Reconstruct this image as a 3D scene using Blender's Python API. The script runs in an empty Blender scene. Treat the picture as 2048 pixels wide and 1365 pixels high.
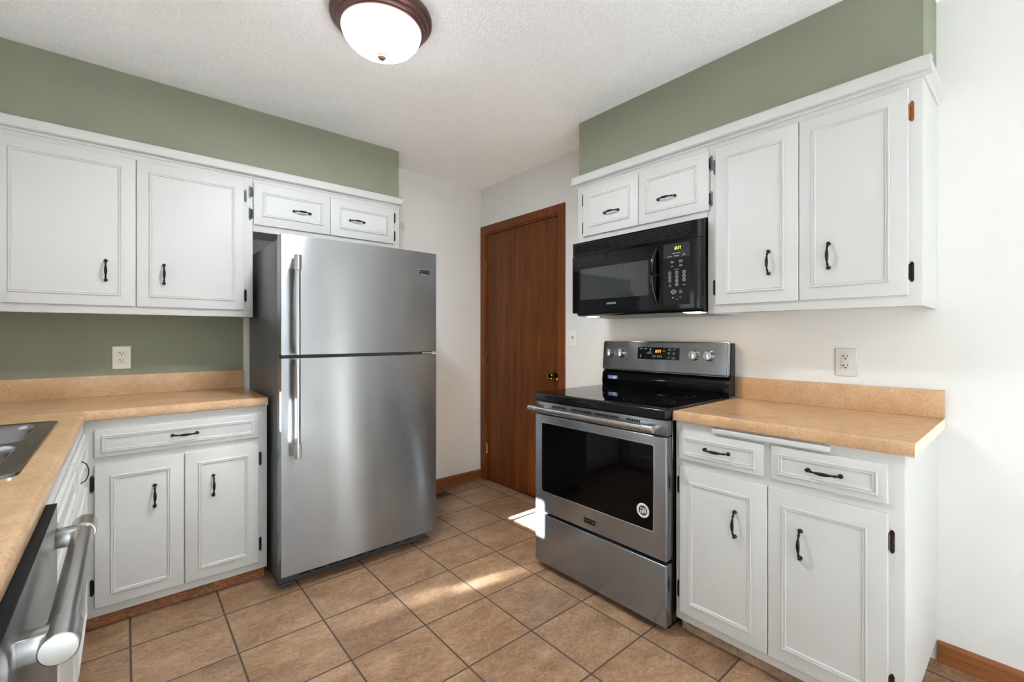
import bpy, bmesh, math, random
from mathutils import Vector, Matrix
random.seed(7)
scene = bpy.context.scene
COL = scene.collection
PI = math.pi

# ------------------------------------------------------------------ camera, sky, light, exposure
CAM = (-2.291, -3.080, 1.205)
cd = bpy.data.cameras.new('camera')
cd.sensor_width = 36.0
cd.lens = 905.25 / 2048 * 36.0
cd.shift_y = (671.26 - 682.5) / 2048
cd.clip_start = 0.02
cam = bpy.data.objects.new('camera', cd)
cam.location = CAM
cam.rotation_euler = (PI / 2, 0, math.radians(49.474) - PI / 2)
COL.objects.link(cam)
scene.camera = cam

scene.view_settings.view_transform = 'Standard'
scene.view_settings.look = 'None'
scene.view_settings.exposure = 0.2
scene.view_settings.gamma = 1.0
scene.view_settings.use_curve_mapping = False
scene.cycles.use_denoising = True
scene.cycles.blur_glossy = 0.0
scene.cycles.max_bounces = 10
scene.cycles.diffuse_bounces = 6
scene.cycles.sample_clamp_indirect = 0.0
scene.cycles.caustics_reflective = True
scene.cycles.caustics_refractive = False

world = bpy.data.worlds.new('sky')
scene.world = world
world.use_nodes = True
wn = world.node_tree.nodes
wn['Background'].inputs[0].default_value = (0.80, 0.90, 1.0, 1)
wn['Background'].inputs[1].default_value = 1.6

SUN_DIR = Vector((1.0, 0.0, -0.545)).normalized()
sl = bpy.data.lights.new('sun', 'SUN')
sl.energy = 275.0
sl.angle = math.radians(0.6)
sl.color = (0.86, 0.97, 1.06)
so = bpy.data.objects.new('sun', sl)
so.rotation_euler = SUN_DIR.to_track_quat('-Z', 'Y').to_euler()
so.location = (-6, -1.2, 4)
COL.objects.link(so)


def area(name, loc, direction, sx, sy, power, color=(1, 1, 1)):
    l = bpy.data.lights.new(name, 'AREA')
    l.shape = 'RECTANGLE'
    l.size, l.size_y = sx, sy
    l.energy = power
    l.color = color
    o = bpy.data.objects.new(name, l)
    o.location = loc
    o.rotation_euler = Vector(direction).to_track_quat('-Z', 'Z').to_euler()
    COL.objects.link(o)
    return o


# daylight coming through the glazed patio door behind the camera; the dining-side lamp is added fill
area('daylight_dining_door', (-2.93, -4.85, 1.06), (1, 0, 0), 1.1, 1.9, 24, (0.86, 0.98, 1.08))
area('daylight_patio_door', (-1.55, -5.60, 1.08), (0, 1, 0.5), 2.0, 1.95, 5, (0.88, 0.98, 1.06))
area('daylight_sink_window', (-2.975, -1.09, 1.38), (1, 0, 0.35), 0.6, 0.55, 1.2, (0.88, 0.98, 1.06))

# ------------------------------------------------------------------ helpers


def lin(c):
    out = []
    for v in c[:3]:
        v = v / 255.0
        out.append(v / 12.92 if v <= 0.04045 else ((v + 0.055) / 1.055) ** 2.4)
    return (*out, 1.0)


class NT:
    def __init__(self, name):
        self.m = bpy.data.materials.new(name)
        self.m.use_nodes = True
        self.t = self.m.node_tree
        self.b = self.t.nodes['Principled BSDF']

    def n(self, kind, **kw):
        nd = self.t.nodes.new(kind)
        for k, v in kw.items():
            if isinstance(v, tuple) and k.startswith('i_'):
                pass
            setattr(nd, k, v)
        return nd

    def l(self, a, b):
        self.t.links.new(a, b)

    def val(self, **kw):
        for k, v in kw.items():
            self.b.inputs[k.replace('_', ' ')].default_value = v

    def coords(self, scale=(1, 1, 1), loc=(0, 0, 0), rot=(0, 0, 0), kind='Object'):
        tc = self.n('ShaderNodeTexCoord')
        mp = self.n('ShaderNodeMapping')
        mp.inputs['Scale'].default_value = scale
        mp.inputs['Location'].default_value = loc
        mp.inputs['Rotation'].default_value = rot
        self.l(tc.outputs[kind], mp.inputs['Vector'])
        return mp.outputs['Vector']

    def noise(self, vec, scale, detail=4, rough=0.55, dist=0.0):
        nz = self.n('ShaderNodeTexNoise')
        nz.inputs['Scale'].default_value = scale
        nz.inputs['Detail'].default_value = detail
        nz.inputs['Roughness'].default_value = rough
        nz.inputs['Distortion'].default_value = dist
        self.l(vec, nz.inputs['Vector'])
        return nz.outputs['Fac']

    def ramp(self, fac, stops):
        r = self.n('ShaderNodeValToRGB')
        e = r.color_ramp.elements
        while len(e) < len(stops):
            e.new(0.5)
        for el, (p, c) in zip(e, stops):
            el.position = p
            el.color = lin(c) if len(c) == 3 else c
        self.l(fac, r.inputs['Fac'])
        return r.outputs['Color']

    def mix(self, fac, a, b, mode='MIX'):
        mx = self.n('ShaderNodeMix', data_type='RGBA', blend_type=mode)
        if isinstance(fac, (int, float)):
            mx.inputs[0].default_value = fac
        else:
            self.l(fac, mx.inputs[0])
        for v, i in ((a, 6), (b, 7)):
            if isinstance(v, tuple):
                mx.inputs[i].default_value = v
            else:
                self.l(v, mx.inputs[i])
        return mx.outputs[2]

    def bump(self, h, strength, dist=0.002):
        bp = self.n('ShaderNodeBump')
        bp.inputs['Strength'].default_value = strength
        bp.inputs['Distance'].default_value = dist
        self.l(h, bp.inputs['Height'])
        self.l(bp.outputs['Normal'], self.b.inputs['Normal'])


def plain(name, rgb, rough=0.5, metal=0.0, spec=0.5, coat=0.0, var=0.0, bump=0.0, bscale=200):
    t = NT(name)
    t.val(Base_Color=lin(rgb), Roughness=rough, Metallic=metal, Specular_IOR_Level=spec)
    if coat:
        t.val(Coat_Weight=coat, Coat_Roughness=0.05)
    if var or bump:
        v = t.coords()
        f = t.noise(v, bscale, 3)
        if var:
            lo = tuple(max(0, c * (1 - var)) for c in rgb)
            hi = tuple(min(255, c * (1 + var)) for c in rgb)
            t.l(t.ramp(t.noise(v, 6, 5), [(0.3, lo), (0.7, hi)]), t.b.inputs['Base Color'])
        if bump:
            t.bump(f, bump, 0.001)
    return t.m


def emit(name, rgb, strength):
    t = NT(name)
    t.val(Base_Color=lin(rgb), Roughness=0.4)
    t.b.inputs['Emission Color'].default_value = lin(rgb)
    t.b.inputs['Emission Strength'].default_value = strength
    return t.m


def steel(name, rgb, rough=0.28, aniso=0.97, grain=(5, 5, 520), metal=1.0):
    t = NT(name)
    t.val(Metallic=metal, Anisotropic=aniso, Anisotropic_Rotation=0.25 if aniso else 0.0)
    v = t.coords(scale=grain)
    f = t.noise(v, 1.0, 3)
    lo = tuple(c * 0.98 for c in rgb)
    t.l(t.ramp(f, [(0.3, lo), (0.7, rgb)]), t.b.inputs['Base Color'])
    mr = t.n('ShaderNodeMapRange')
    mr.inputs['To Min'].default_value = rough
    mr.inputs['To Max'].default_value = rough
    t.l(f, mr.inputs['Value'])
    t.l(mr.outputs['Result'], t.b.inputs['Roughness'])
    if aniso:
        tg = t.n('ShaderNodeTangent', direction_type='RADIAL', axis='Z')
        t.l(tg.outputs['Tangent'], t.b.inputs['Tangent'])
    return t.m


def wood(name, dark, mid, light, rough=0.35, axis='Z', scale=1.0):
    t = NT(name)
    sc = {'Z': (22, 22, 1.1), 'X': (1.1, 22, 22), 'Y': (22, 1.1, 22)}[axis]
    v = t.coords(scale=tuple(s * scale for s in sc))
    f1 = t.noise(v, 1.0, 6, 0.62, 0.6)
    sc2 = {'Z': (240, 240, 5), 'X': (5, 240, 240), 'Y': (240, 5, 240)}[axis]
    f2 = t.noise(t.coords(scale=sc2), 1.0, 2, 0.5)
    f3 = t.noise(t.coords(), 2.2, 2)
    c1 = t.ramp(f1, [(0.25, dark), (0.5, mid), (0.78, light)])
    c2 = t.ramp(f2, [(0.35, (150, 150, 150)), (0.6, (255, 255, 255))])
    c = t.mix(0.45, c1, c2, 'MULTIPLY')
    c3 = t.ramp(f3, [(0.3, (200, 200, 200)), (0.7, (255, 255, 255))])
    c = t.mix(0.5, c, c3, 'MULTIPLY')
    t.l(c, t.b.inputs['Base Color'])
    t.val(Roughness=rough, Specular_IOR_Level=0.3)
    t.bump(f2, 0.15, 0.0006)
    return t.m


def tile_mat(name, plane='XY', off=(0, 0), size=0.311, mortar=0.0035, tones=None, speck=0.0):
    t = NT(name)
    tc = t.n('ShaderNodeTexCoord')
    sep = t.n('ShaderNodeSeparateXYZ')
    t.l(tc.outputs['Object'], sep.inputs[0])
    com = t.n('ShaderNodeCombineXYZ')
    for i, ax in enumerate(plane):
        ad = t.n('ShaderNodeMath', operation='ADD')
        ad.inputs[1].default_value = off[i] + 40 * size
        t.l(sep.outputs[ax], ad.inputs[0])
        t.l(ad.outputs[0], com.inputs[i])
    br = t.n('ShaderNodeTexBrick')
    br.offset = 0.0
    br.squash = 1.0
    br.inputs['Color1'].default_value = (0, 0, 0, 1)
    br.inputs['Color2'].default_value = (1, 1, 1, 1)
    br.inputs['Mortar'].default_value = (0.5, 0.5, 0.5, 1)
    br.inputs['Scale'].default_value = 1.0
    br.inputs['Mortar Size'].default_value = mortar
    br.inputs['Mortar Smooth'].default_value = 0.35
    br.inputs['Brick Width'].default_value = size
    br.inputs['Row Height'].default_value = size
    t.l(com.outputs[0], br.inputs['Vector'])
    # each tile shifts the marbling so that neighbours do not run on into one another
    ofs = t.n('ShaderNodeVectorMath', operation='SCALE')
    ofs.inputs['Scale'].default_value = 11.0
    t.l(br.outputs['Color'], ofs.inputs[0])
    ad = t.n('ShaderNodeVectorMath', operation='ADD')
    t.l(tc.outputs['Object'], ad.inputs[0])
    t.l(ofs.outputs[0], ad.inputs[1])
    mp = t.n('ShaderNodeMapping')
    mp.inputs['Rotation'].default_value = (0, 0, 0.6)
    mp.inputs['Scale'].default_value = (1.0, 1.7, 1.7)
    t.l(ad.outputs[0], mp.inputs['Vector'])
    v = mp.outputs['Vector']
    dark, mid, light, grout = tones
    f1 = t.noise(v, 5.5, 8, 0.66, 0.35)
    f2 = t.noise(v, 60, 5, 0.75)
    c = t.ramp(f1, [(0.30, dark), (0.52, mid), (0.72, light)])
    c2 = t.ramp(f2, [(0.36, (188, 180, 172)), (0.56, (255, 255, 255))])
    c = t.mix(0.75, c, c2, 'MULTIPLY')
    # thin pale and dark veins
    vo = t.noise(v, 7.0, 5, 0.6, 1.6)
    vein = t.ramp(vo, [(0.475, (0, 0, 0)), (0.497, (255, 255, 255)), (0.52, (0, 0, 0))])
    c = t.mix(vein, c, t.mix(0.18, c, lin((225, 205, 185))))
    tone = t.ramp(br.outputs['Color'], [(0.0, (238, 236, 236)), (1.0, (255, 252, 246))])
    c = t.mix(1.0, c, tone, 'MULTIPLY')
    gn = t.noise(tc.outputs['Object'], 90, 3)
    g = t.ramp(gn, [(0.3, tuple(x * 0.8 for x in grout)), (0.7, grout)])
    c = t.mix(br.outputs['Fac'], c, g)
    t.l(c, t.b.inputs['Base Color'])
    rr = t.n('ShaderNodeMapRange')
    rr.inputs['To Min'].default_value = 0.36
    rr.inputs['To Max'].default_value = 0.75
    t.l(br.outputs['Fac'], rr.inputs['Value'])
    t.l(rr.outputs['Result'], t.b.inputs['Roughness'])
    # height: relief of the tile face minus the sunken joint
    h = t.n('ShaderNodeMath', operation='MULTIPLY_ADD')
    h.inputs[1].default_value = -1.6
    t.l(br.outputs['Fac'], h.inputs[0])
    hs = t.n('ShaderNodeMath', operation='MULTIPLY')
    hs.inputs[1].default_value = 0.9
    t.l(f1, hs.inputs[0])
    t.l(hs.outputs[0], h.inputs[2])
    t.bump(h.outputs[0], 0.45, 0.004)
    return t.m


def laminate(name):
    t = NT(name)
    v = t.coords()
    f1 = t.noise(v, 16, 6, 0.7, 0.3)
    f2 = t.noise(v, 150, 4, 0.8)
    f3 = t.noise(v, 3.0, 3)
    c = t.ramp(f1, [(0.3, (198, 156, 116)), (0.5, (206, 166, 126)), (0.72, (214, 178, 140))])
    c2 = t.ramp(f2, [(0.33, (206, 198, 190)), (0.55, (255, 255, 255))])
    c = t.mix(0.7, c, c2, 'MULTIPLY')
    c3 = t.ramp(f3, [(0.3, (236, 232, 228)), (0.7, (255, 255, 255))])
    c = t.mix(1.0, c, c3, 'MULTIPLY')
    t.l(c, t.b.inputs['Base Color'])
    t.val(Roughness=0.22, Specular_IOR_Level=0.5)
    return t.m


def painted_wall(name, rgb, rough=0.75, bump=0.25):
    t = NT(name)
    v = t.coords()
    lo = tuple(c * 0.985 for c in rgb)
    t.l(t.ramp(t.noise(v, 3, 4), [(0.35, lo), (0.65, rgb)]), t.b.inputs['Base Color'])
    t.val(Roughness=rough)
    t.bump(t.noise(v, 160, 3), bump, 0.0012)
    return t.m


def popcorn(name, rgb):
    t = NT(name)
    v = t.coords()
    f = t.noise(v, 130, 4, 0.6)
    vo = t.n('ShaderNodeTexVoronoi')
    vo.inputs['Scale'].default_value = 120
    t.l(v, vo.inputs['Vector'])
    ad = t.n('ShaderNodeMath', operation='SUBTRACT')
    t.l(f, ad.inputs[0])
    t.l(vo.outputs['Distance'], ad.inputs[1])
    t.l(t.ramp(f, [(0.3, tuple(c * 0.93 for c in rgb)), (0.65, rgb)]), t.b.inputs['Base Color'])
    t.val(Roughness=0.9)
    t.bump(ad.outputs[0], 0.6, 0.004)
    return t.m


M = {}
M['white'] = plain('white_cabinet_paint', (194, 192, 188), 0.48, spec=0.35, bump=0.05, bscale=90)
M['wall_gray'] = painted_wall('warm_grey_wall_paint', (219, 216, 211))
M['wall_green'] = painted_wall('sage_green_wall_paint', (131, 133, 113))
M['ceiling'] = popcorn('textured_white_ceiling', (248, 248, 248))
TONES = ((128, 96, 70), (161, 127, 97), (184, 151, 121), (84, 68, 54))
M['floor'] = tile_mat('brown_floor_tile', 'XY', (1.653, 1.417), mortar=0.0042, tones=TONES)
KT = ((124, 74, 40), (152, 94, 52), (174, 116, 72), (124, 96, 72))
M['laminate'] = laminate('peach_laminate')
M['laminate_edge'] = plain('raw_laminate_edge', (236, 206, 180), 0.5, var=0.03)
M['wood_door'] = wood('dark_veneer', (80, 38, 11), (108, 56, 19), (134, 76, 31), 0.45)
M['wood_trim'] = wood('stained_trim', (96, 46, 16), (126, 66, 28), (150, 86, 42), 0.4)
M['wood_base'] = wood('stained_baseboard_x', (120, 68, 36), (150, 90, 52), (176, 112, 70), 0.4, 'X')
M['wood_base_y'] = wood('stained_baseboard_y', (120, 68, 36), (150, 90, 52), (176, 112, 70), 0.4, 'Y')
M['steel'] = steel('brushed_steel', (148, 149, 150), 0.27, metal=0.9)
M['steel_dark'] = steel('brushed_steel_range', (148, 151, 154), 0.22, metal=0.88)
M['steel_bar'] = steel('satin_steel_bar', (188, 187, 185), 0.24, 0.0, (900, 3, 3))
M['steel_sink'] = steel('sink_steel', (138, 138, 141), 0.20, 0.0, (3, 500, 3))
M['chrome'] = plain('chrome', (210, 210, 212), 0.08, 1.0)
M['fridge_side'] = plain('grey_fridge_side', (78, 79, 82), 0.35, 0.0, bump=0.05, bscale=300)
M['gasket'] = plain('dark_gasket', (48, 48, 50), 0.6)
M['plastic_gray'] = plain('dark_grey_plastic', (62, 64, 67), 0.5)
M['black'] = plain('black_enamel', (9, 9, 10), 0.12, spec=0.4)
M['black_plastic'] = plain('black_plastic', (8, 8, 9), 0.07, spec=0.35)
M['black_matte'] = plain('black_matte', (6, 6, 7), 0.6, spec=0.2)
M['glass_black'] = plain('black_glass', (4, 4, 5), 0.035, spec=0.5)
M['glass_door'] = plain('dark_oven_glass', (3, 3, 4), 0.04, spec=0.22)
M['glass_micro'] = plain('smoked_screen', (44, 45, 46), 0.04, spec=0.9)
M['hinge'] = plain('blackened_hinge', (16, 15, 14), 0.32, 0.0, spec=0.3)
M['copper'] = plain('copper_hinge', (150, 98, 55), 0.3, 0.9)
M['bronze'] = plain('worn_bronze_hinge', (82, 70, 58), 0.3, 0.9)
M['handle'] = plain('black_iron_handle', (22, 21, 20), 0.28, 0.5)
M['brass'] = plain('polished_brass', (168, 140, 84), 0.14, 1.0)
M['antique_brass'] = plain('dark_brass_knob', (120, 104, 70), 0.1, 1.0)
M['bronze_lamp'] = plain('oil_rubbed_bronze', (112, 84, 78), 0.32, 0.75)
M['copper_finial'] = plain('copper_finial', (176, 136, 112), 0.35, 0.7)
t = NT('lit_alabaster_glass')
_em = t.n('ShaderNodeEmission')
_em.inputs['Color'].default_value = (0.90, 0.98, 1.06, 1)
_em.inputs['Strength'].default_value = 11.0
_tr = t.n('ShaderNodeBsdfTransparent')
_mx = t.n('ShaderNodeMixShader')
_mx.inputs[0].default_value = 0.5
t.l(_tr.outputs[0], _mx.inputs[1])
t.l(_em.outputs[0], _mx.inputs[2])
t.l(_mx.outputs[0], t.t.nodes['Material Output'].inputs['Surface'])
M['lamp_glass'] = t.m
M['hood_lamp'] = emit('lit_hood_lens', (255, 228, 195), 38.0)
M['hood_lamp_pale'] = emit('pale_hood_lens', (255, 238, 218), 32.0)
M['outlet'] = plain('almond_plate', (222, 220, 206), 0.4)
M['outlet_gray'] = plain('grey_white_plate', (206, 202, 196), 0.4)
M['slot'] = plain('outlet_slot', (18, 18, 16), 0.6)
M['switch'] = plain('white_plate', (224, 222, 214), 0.4)
M['led_yellow'] = emit('led_yellow_green', (222, 235, 70), 1.1)
M['led_orange'] = emit('led_orange', (255, 190, 60), 1.2)
M['led_green'] = emit('led_green', (120, 220, 120), 0.6)
M['ink_white'] = plain('white_print', (205, 205, 205), 0.5)
M['ink_gray'] = plain('grey_print', (120, 120, 122), 0.5)
M['ink_dark'] = plain('dark_print', (40, 40, 42), 0.5)
M['sticker_blue'] = plain('blue_sticker', (62, 92, 138), 0.5)
M['sticker_white'] = plain('pale_sticker', (222, 222, 222), 0.5)
M['silver'] = plain('silver_frame', (200, 200, 200), 0.2, 1.0)
M['badge_gray'] = plain('badge_letters', (120, 120, 120), 0.3, 0.8)
M['filter'] = plain('aluminium_filter', (150, 148, 144), 0.45, 0.7, bump=0.4, bscale=350)
M['glass_pane'] = None
M['white_frame'] = plain('white_window_frame', (228, 228, 226), 0.45)
M['sun_blocker'] = plain('white_sun_blocker', (215, 212, 205), 0.8)
t = NT('window_glass')
_tr = t.n('ShaderNodeBsdfTransparent')
_gl = t.n('ShaderNodeBsdfGlossy')
_gl.inputs['Roughness'].default_value = 0.0
_mx = t.n('ShaderNodeMixShader')
_mx.inputs[0].default_value = 0.06
t.l(_tr.outputs[0], _mx.inputs[1])
t.l(_gl.outputs[0], _mx.inputs[2])
t.l(_mx.outputs[0], t.t.nodes['Material Output'].inputs['Surface'])
M['glass_pane'] = t.m


class MB:
    """collects shapes into one mesh"""

    def __init__(self):
        self.bm = bmesh.new()

    def _take(self, tmp, m, smooth, mat=None):
        if mat is not None:
            bmesh.ops.transform(tmp, matrix=mat, verts=tmp.verts)
        for f in tmp.faces:
            f.material_index = m
            f.smooth = smooth
        me = bpy.data.meshes.new('tmp')
        tmp.to_mesh(me)
        tmp.free()
        self.bm.from_mesh(me)
        bpy.data.meshes.remove(me)
        return self

    def box(self, x0, x1, y0, y1, z0, z1, b=0.0, seg=2, m=0, mat=None, vert_only=None):
        tmp = bmesh.new()
        bmesh.ops.create_cube(tmp, size=1.0)
        for v in tmp.verts:
            v.co = Vector(((x0 + x1) / 2 + v.co.x * (x1 - x0), (y0 + y1) / 2 + v.co.y * (y1 - y0), (z0 + z1) / 2 + v.co.z * (z1 - z0)))
        if b > 0:
            edges = list(tmp.edges)
            if vert_only:
                ax = 'XYZ'.index(vert_only)
                edges = [e for e in edges if abs((e.verts[0].co - e.verts[1].co)[ax]) > 1e-6]
            bmesh.ops.bevel(tmp, geom=edges, offset=b, segments=seg, profile=0.5, affect='EDGES')
        return self._take(tmp, m, False, mat)

    def poly(self, pts, m=0, smooth=False):
        vs = [self.bm.verts.new(p) for p in pts]
        f = self.bm.faces.new(vs)
        f.material_index = m
        f.smooth = smooth
        return self

    def prism(self, pts2, fn, a, b, m=0, smooth=False, cap_m=None):
        """pts2 outline, fn(u, v, t) -> xyz, from t=a to t=b"""
        tmp = bmesh.new()
        A = [tmp.verts.new(fn(u, v, a)) for u, v in pts2]
        B = [tmp.verts.new(fn(u, v, b)) for u, v in pts2]
        n = len(pts2)
        for i in range(n):
            f = tmp.faces.new((A[i], A[(i + 1) % n], B[(i + 1) % n], B[i]))
            f.material_index = m
            f.smooth = smooth
        for c in (list(reversed(A)), B):
            f = tmp.faces.new(c)
            f.material_index = m if cap_m is None else cap_m
        bmesh.ops.recalc_face_normals(tmp, faces=tmp.faces)
        me = bpy.data.meshes.new('tmp')
        tmp.to_mesh(me)
        tmp.free()
        self.bm.from_mesh(me)
        bpy.data.meshes.remove(me)
        return self

    def lathe(self, prof, center=(0, 0, 0), axis='Z', n=32, m=0, smooth=True):
        """prof: list of (radius, height along axis)"""
        tmp = bmesh.new()
        rings = []
        for r, h in prof:
            if r < 1e-6:
                rings.append([tmp.verts.new((0, 0, h))])
            else:
                rings.append([tmp.verts.new((r * math.cos(2 * PI * k / n), r * math.sin(2 * PI * k / n), h)) for k in range(n)])
        for a, b in zip(rings, rings[1:]):
            for k in range(n):
                k2 = (k + 1) % n
                if len(a) == 1 and len(b) == 1:
                    continue
                if len(a) == 1:
                    tmp.faces.new((a[0], b[k2], b[k]))
                elif len(b) == 1:
                    tmp.faces.new((a[k], a[k2], b[0]))
                else:
                    tmp.faces.new((a[k], a[k2], b[k2], b[k]))
        for rg, rev in ((rings[0], True), (rings[-1], False)):
            if len(rg) > 1:
                tmp.faces.new(list(reversed(rg)) if rev else rg)
        bmesh.ops.recalc_face_normals(tmp, faces=tmp.faces)
        R = {'Z': Matrix.Identity(4), 'X': Matrix.Rotation(PI / 2, 4, 'Y'), 'Y': Matrix.Rotation(PI / 2, 4, 'X'),
             '-Y': Matrix.Rotation(PI / 2, 4, 'X')}[axis]
        # axis 'Y' turns height +h into -y (towards the viewer of a front)
        return self._take(tmp, m, smooth, Matrix.Translation(center) @ R)

    def tube(self, pts, radii, n=12, m=0, squash=1.0, up=(0, 0, 1)):
        pts = [Vector(p) for p in pts]
        if not isinstance(radii, (list, tuple)):
            radii = [radii] * len(pts)
        tmp = bmesh.new()
        rings = []
        upv = Vector(up)
        for i, p in enumerate(pts):
            d = (pts[min(i + 1, len(pts) - 1)] - pts[max(i - 1, 0)]).normalized()
            s = d.cross(upv)
            if s.length < 1e-4:
                s = d.cross(Vector((0, 1, 0)))
            s.normalize()
            u = s.cross(d).normalized()
            r = radii[i]
            rings.append([tmp.verts.new(p + s * (r * squash * math.cos(2 * PI * k / n)) + u * (r * math.sin(2 * PI * k / n))) for k in range(n)])
        for a, b in zip(rings, rings[1:]):
            for k in range(n):
                k2 = (k + 1) % n
                tmp.faces.new((a[k], a[k2], b[k2], b[k]))
        tmp.faces.new(list(reversed(rings[0])))
        tmp.faces.new(rings[-1])
        bmesh.ops.recalc_face_normals(tmp, faces=tmp.faces)
        return self._take(tmp, m, True)

    def ball(self, c, r, sc=(1, 1, 1), m=0, n=14):
        tmp = bmesh.new()
        bmesh.ops.create_uvsphere(tmp, u_segments=n, v_segments=n // 2 + 1, radius=r)
        return self._take(tmp, m, True, Matrix.Translation(c) @ Matrix.Diagonal((*sc, 1)))

    def ring(self, u0, u1, v0, v1, prof, fn, m=0):
        """mitred frame; prof: list of (inset from the outer edge, height); fn(u, v, h) -> xyz"""
        tmp = bmesh.new()
        loops = []
        for ins, h in prof:
            loops.append([tmp.verts.new(fn(u, v, h)) for u, v in ((u0 + ins, v0 + ins), (u1 - ins, v0 + ins), (u1 - ins, v1 - ins), (u0 + ins, v1 - ins))])
        for a, b in zip(loops, loops[1:]):
            for k in range(4):
                tmp.faces.new((a[k], a[(k + 1) % 4], b[(k + 1) % 4], b[k]))
        bmesh.ops.recalc_face_normals(tmp, faces=tmp.faces)
        return self._take(tmp, m, False)

    def text(self, s, x, z, size, y, m=0, align='CENTER', depth=0.0004, sx=1.0, rot=0.0):
        """flat lettering on a front that looks towards -y"""
        cu = bpy.data.curves.new('lettering', 'FONT')
        cu.body = s
        cu.size = size
        cu.align_x = align
        cu.align_y = 'CENTER'
        cu.resolution_u = 2
        o = bpy.data.objects.new('lettering', cu)
        COL.objects.link(o)
        dg = bpy.context.evaluated_depsgraph_get()
        me = bpy.data.meshes.new_from_object(o.evaluated_get(dg))
        bpy.data.objects.remove(o)
        bpy.data.curves.remove(cu)
        tmp = bmesh.new()
        tmp.from_mesh(me)
        bpy.data.meshes.remove(me)
        ca, sa = math.cos(rot), math.sin(rot)
        for v in tmp.verts:
            a, b = v.co.x * sx, v.co.y
            v.co = Vector((x + a * ca - b * sa, y - depth, z + a * sa + b * ca))
        return self._take(tmp, m, False)

    def disc(self, x, z, r, y, m=0, n=24, r_in=0.0, sx=1.0):
        o = [(x + r * sx * math.cos(2 * PI * k / n), y, z + r * math.sin(2 * PI * k / n)) for k in range(n)]
        if r_in <= 0:
            return self.poly(o, m)
        i = [(x + r_in * sx * math.cos(2 * PI * k / n), y, z + r_in * math.sin(2 * PI * k / n)) for k in range(n)]
        for k in range(n):
            k2 = (k + 1) % n
            self.poly([o[k], o[k2], i[k2], i[k]], m)
        return self

    def quad(self, x0, x1, z0, z1, y, m=0):
        return self.poly([(x0, y, z0), (x1, y, z0), (x1, y, z1), (x0, y, z1)], m)

    def mesh(self, name, mats, sharp=32):
        me = bpy.data.meshes.new(name)
        self.bm.to_mesh(me)
        self.bm.free()
        for m in (mats if isinstance(mats, (list, tuple)) else [mats]):
            me.materials.append(m)
        me.set_sharp_from_angle(angle=math.radians(sharp))
        return me

    def build(self, name, mats, parent=None, loc=(0, 0, 0), rot=(0, 0, 0), label=None, sharp=32):
        return place(name, self.mesh(name, mats, sharp), parent, loc, rot, label)


def place(name, me, parent=None, loc=(0, 0, 0), rot=(0, 0, 0), label=None):
    o = bpy.data.objects.new(name, me)
    COL.objects.link(o)
    o.parent = parent
    o.location = loc
    o.rotation_euler = rot
    if label:
        o['label'] = label
    return o


def thing(name, loc, rz, label, cat, group=None):
    o = bpy.data.objects.new(name, None)
    o.empty_display_size = 0.1
    COL.objects.link(o)
    o.location = loc
    o.rotation_euler = (0, 0, rz)
    o['label'] = label
    o['category'] = cat
    if group:
        o['group'] = group
    return o


def tag(o, label, cat, group=None):
    o['label'] = label
    o['category'] = cat
    if group:
        o['group'] = group
    return o


def struct(o):
    o['kind'] = 'structure'
    return o


# local frames: every fitted thing is drawn as if it stood against the back wall, looking towards -y
# (x to the right, wall at y = 0) and its root turns it to its own wall
ROT_BACK, ROT_RIGHT, ROT_LEFT = 0.0, -PI / 2, PI / 2
XW = -3.007      # left (sink) wall
YF = -5.70       # wall behind the camera
CEIL = 2.44

# ------------------------------------------------------------------ the room shell
BOUNCE_FLOOR_Y = -3.30   # pale floor added out of view to bounce neutral light onto the ceiling
struct(MB().box(XW, 0.0, YF, BOUNCE_FLOOR_Y, -0.06, 0.006).build('floor', plain('pale_bounce_floor', (212, 209, 204), 0.95, bump=0.6, bscale=400)))
fl = MB().box(XW, 0.06, BOUNCE_FLOOR_Y, 0.0, -0.06, 0.0).build('floor', M['floor'])
struct(fl)
struct(MB().box(XW, 0.0, YF, 0.0, CEIL, CEIL + 0.06).build('ceiling', M['ceiling']))

GREEN_X = -1.757
b = MB()
b.box(XW, GREEN_X, 0.0, 0.08, 0, CEIL, m=1)
b.box(GREEN_X, 0.08, 0.0, 0.08, 0, CEIL, m=0)
struct(b.build('wall_back', [M['wall_gray'], M['wall_green']]))

# right wall with the door opening
DY0, DY1, DZ = -0.066, -0.906, 2.056
b = MB()
b.box(0, 0.08, DY0, 0.0, 0, CEIL)
b.box(0, 0.08, YF, DY1, 0, CEIL)
b.box(0, 0.08, DY1, DY0, DZ, CEIL)
b.box(0.06, 0.08, DY1, DY0, 0, DZ)  # unseen backing added behind the door to stop light leaking in
struct(b.build('wall_right', M['wall_gray']))

# left wall: window over the sink, unseen opening added behind the camera for sun bounce
WY0, WY1, WZ0, WZ1 = -0.74, -1.435, 1.03, 1.675
EY0, EY1, EZ0, EZ1 = -4.88, -5.20, 0.04, 2.08
b = MB()
x0, x1 = XW - 0.06, XW
b.box(x0, x1, WY0, 0.08, 0, CEIL)
b.box(x0, x1, EY0, WY1, 0, CEIL)
b.box(x0, x1, YF, EY1, 0, CEIL)
b.box(x0, x1, WY1, WY0, 0, WZ0)
b.box(x0, x1, WY1, WY0, WZ1, CEIL)
b.box(x0, x1, EY1, EY0, 0, EZ0)
b.box(x0, x1, EY1, EY0, EZ1, CEIL)
struct(b.build('wall_left', M['wall_gray']))

# wall behind the camera with a glazed patio door
PX0, PX1, PZ = -2.6, -0.5, 2.08
b = MB()
b.box(XW, PX0, YF - 0.08, YF, 0, CEIL)
b.box(PX1, 0.08, YF - 0.08, YF, 0, CEIL)
b.box(PX0, PX1, YF - 0.08, YF, PZ, CEIL)
struct(b.build('wall_front', M['wall_gray']))


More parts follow.
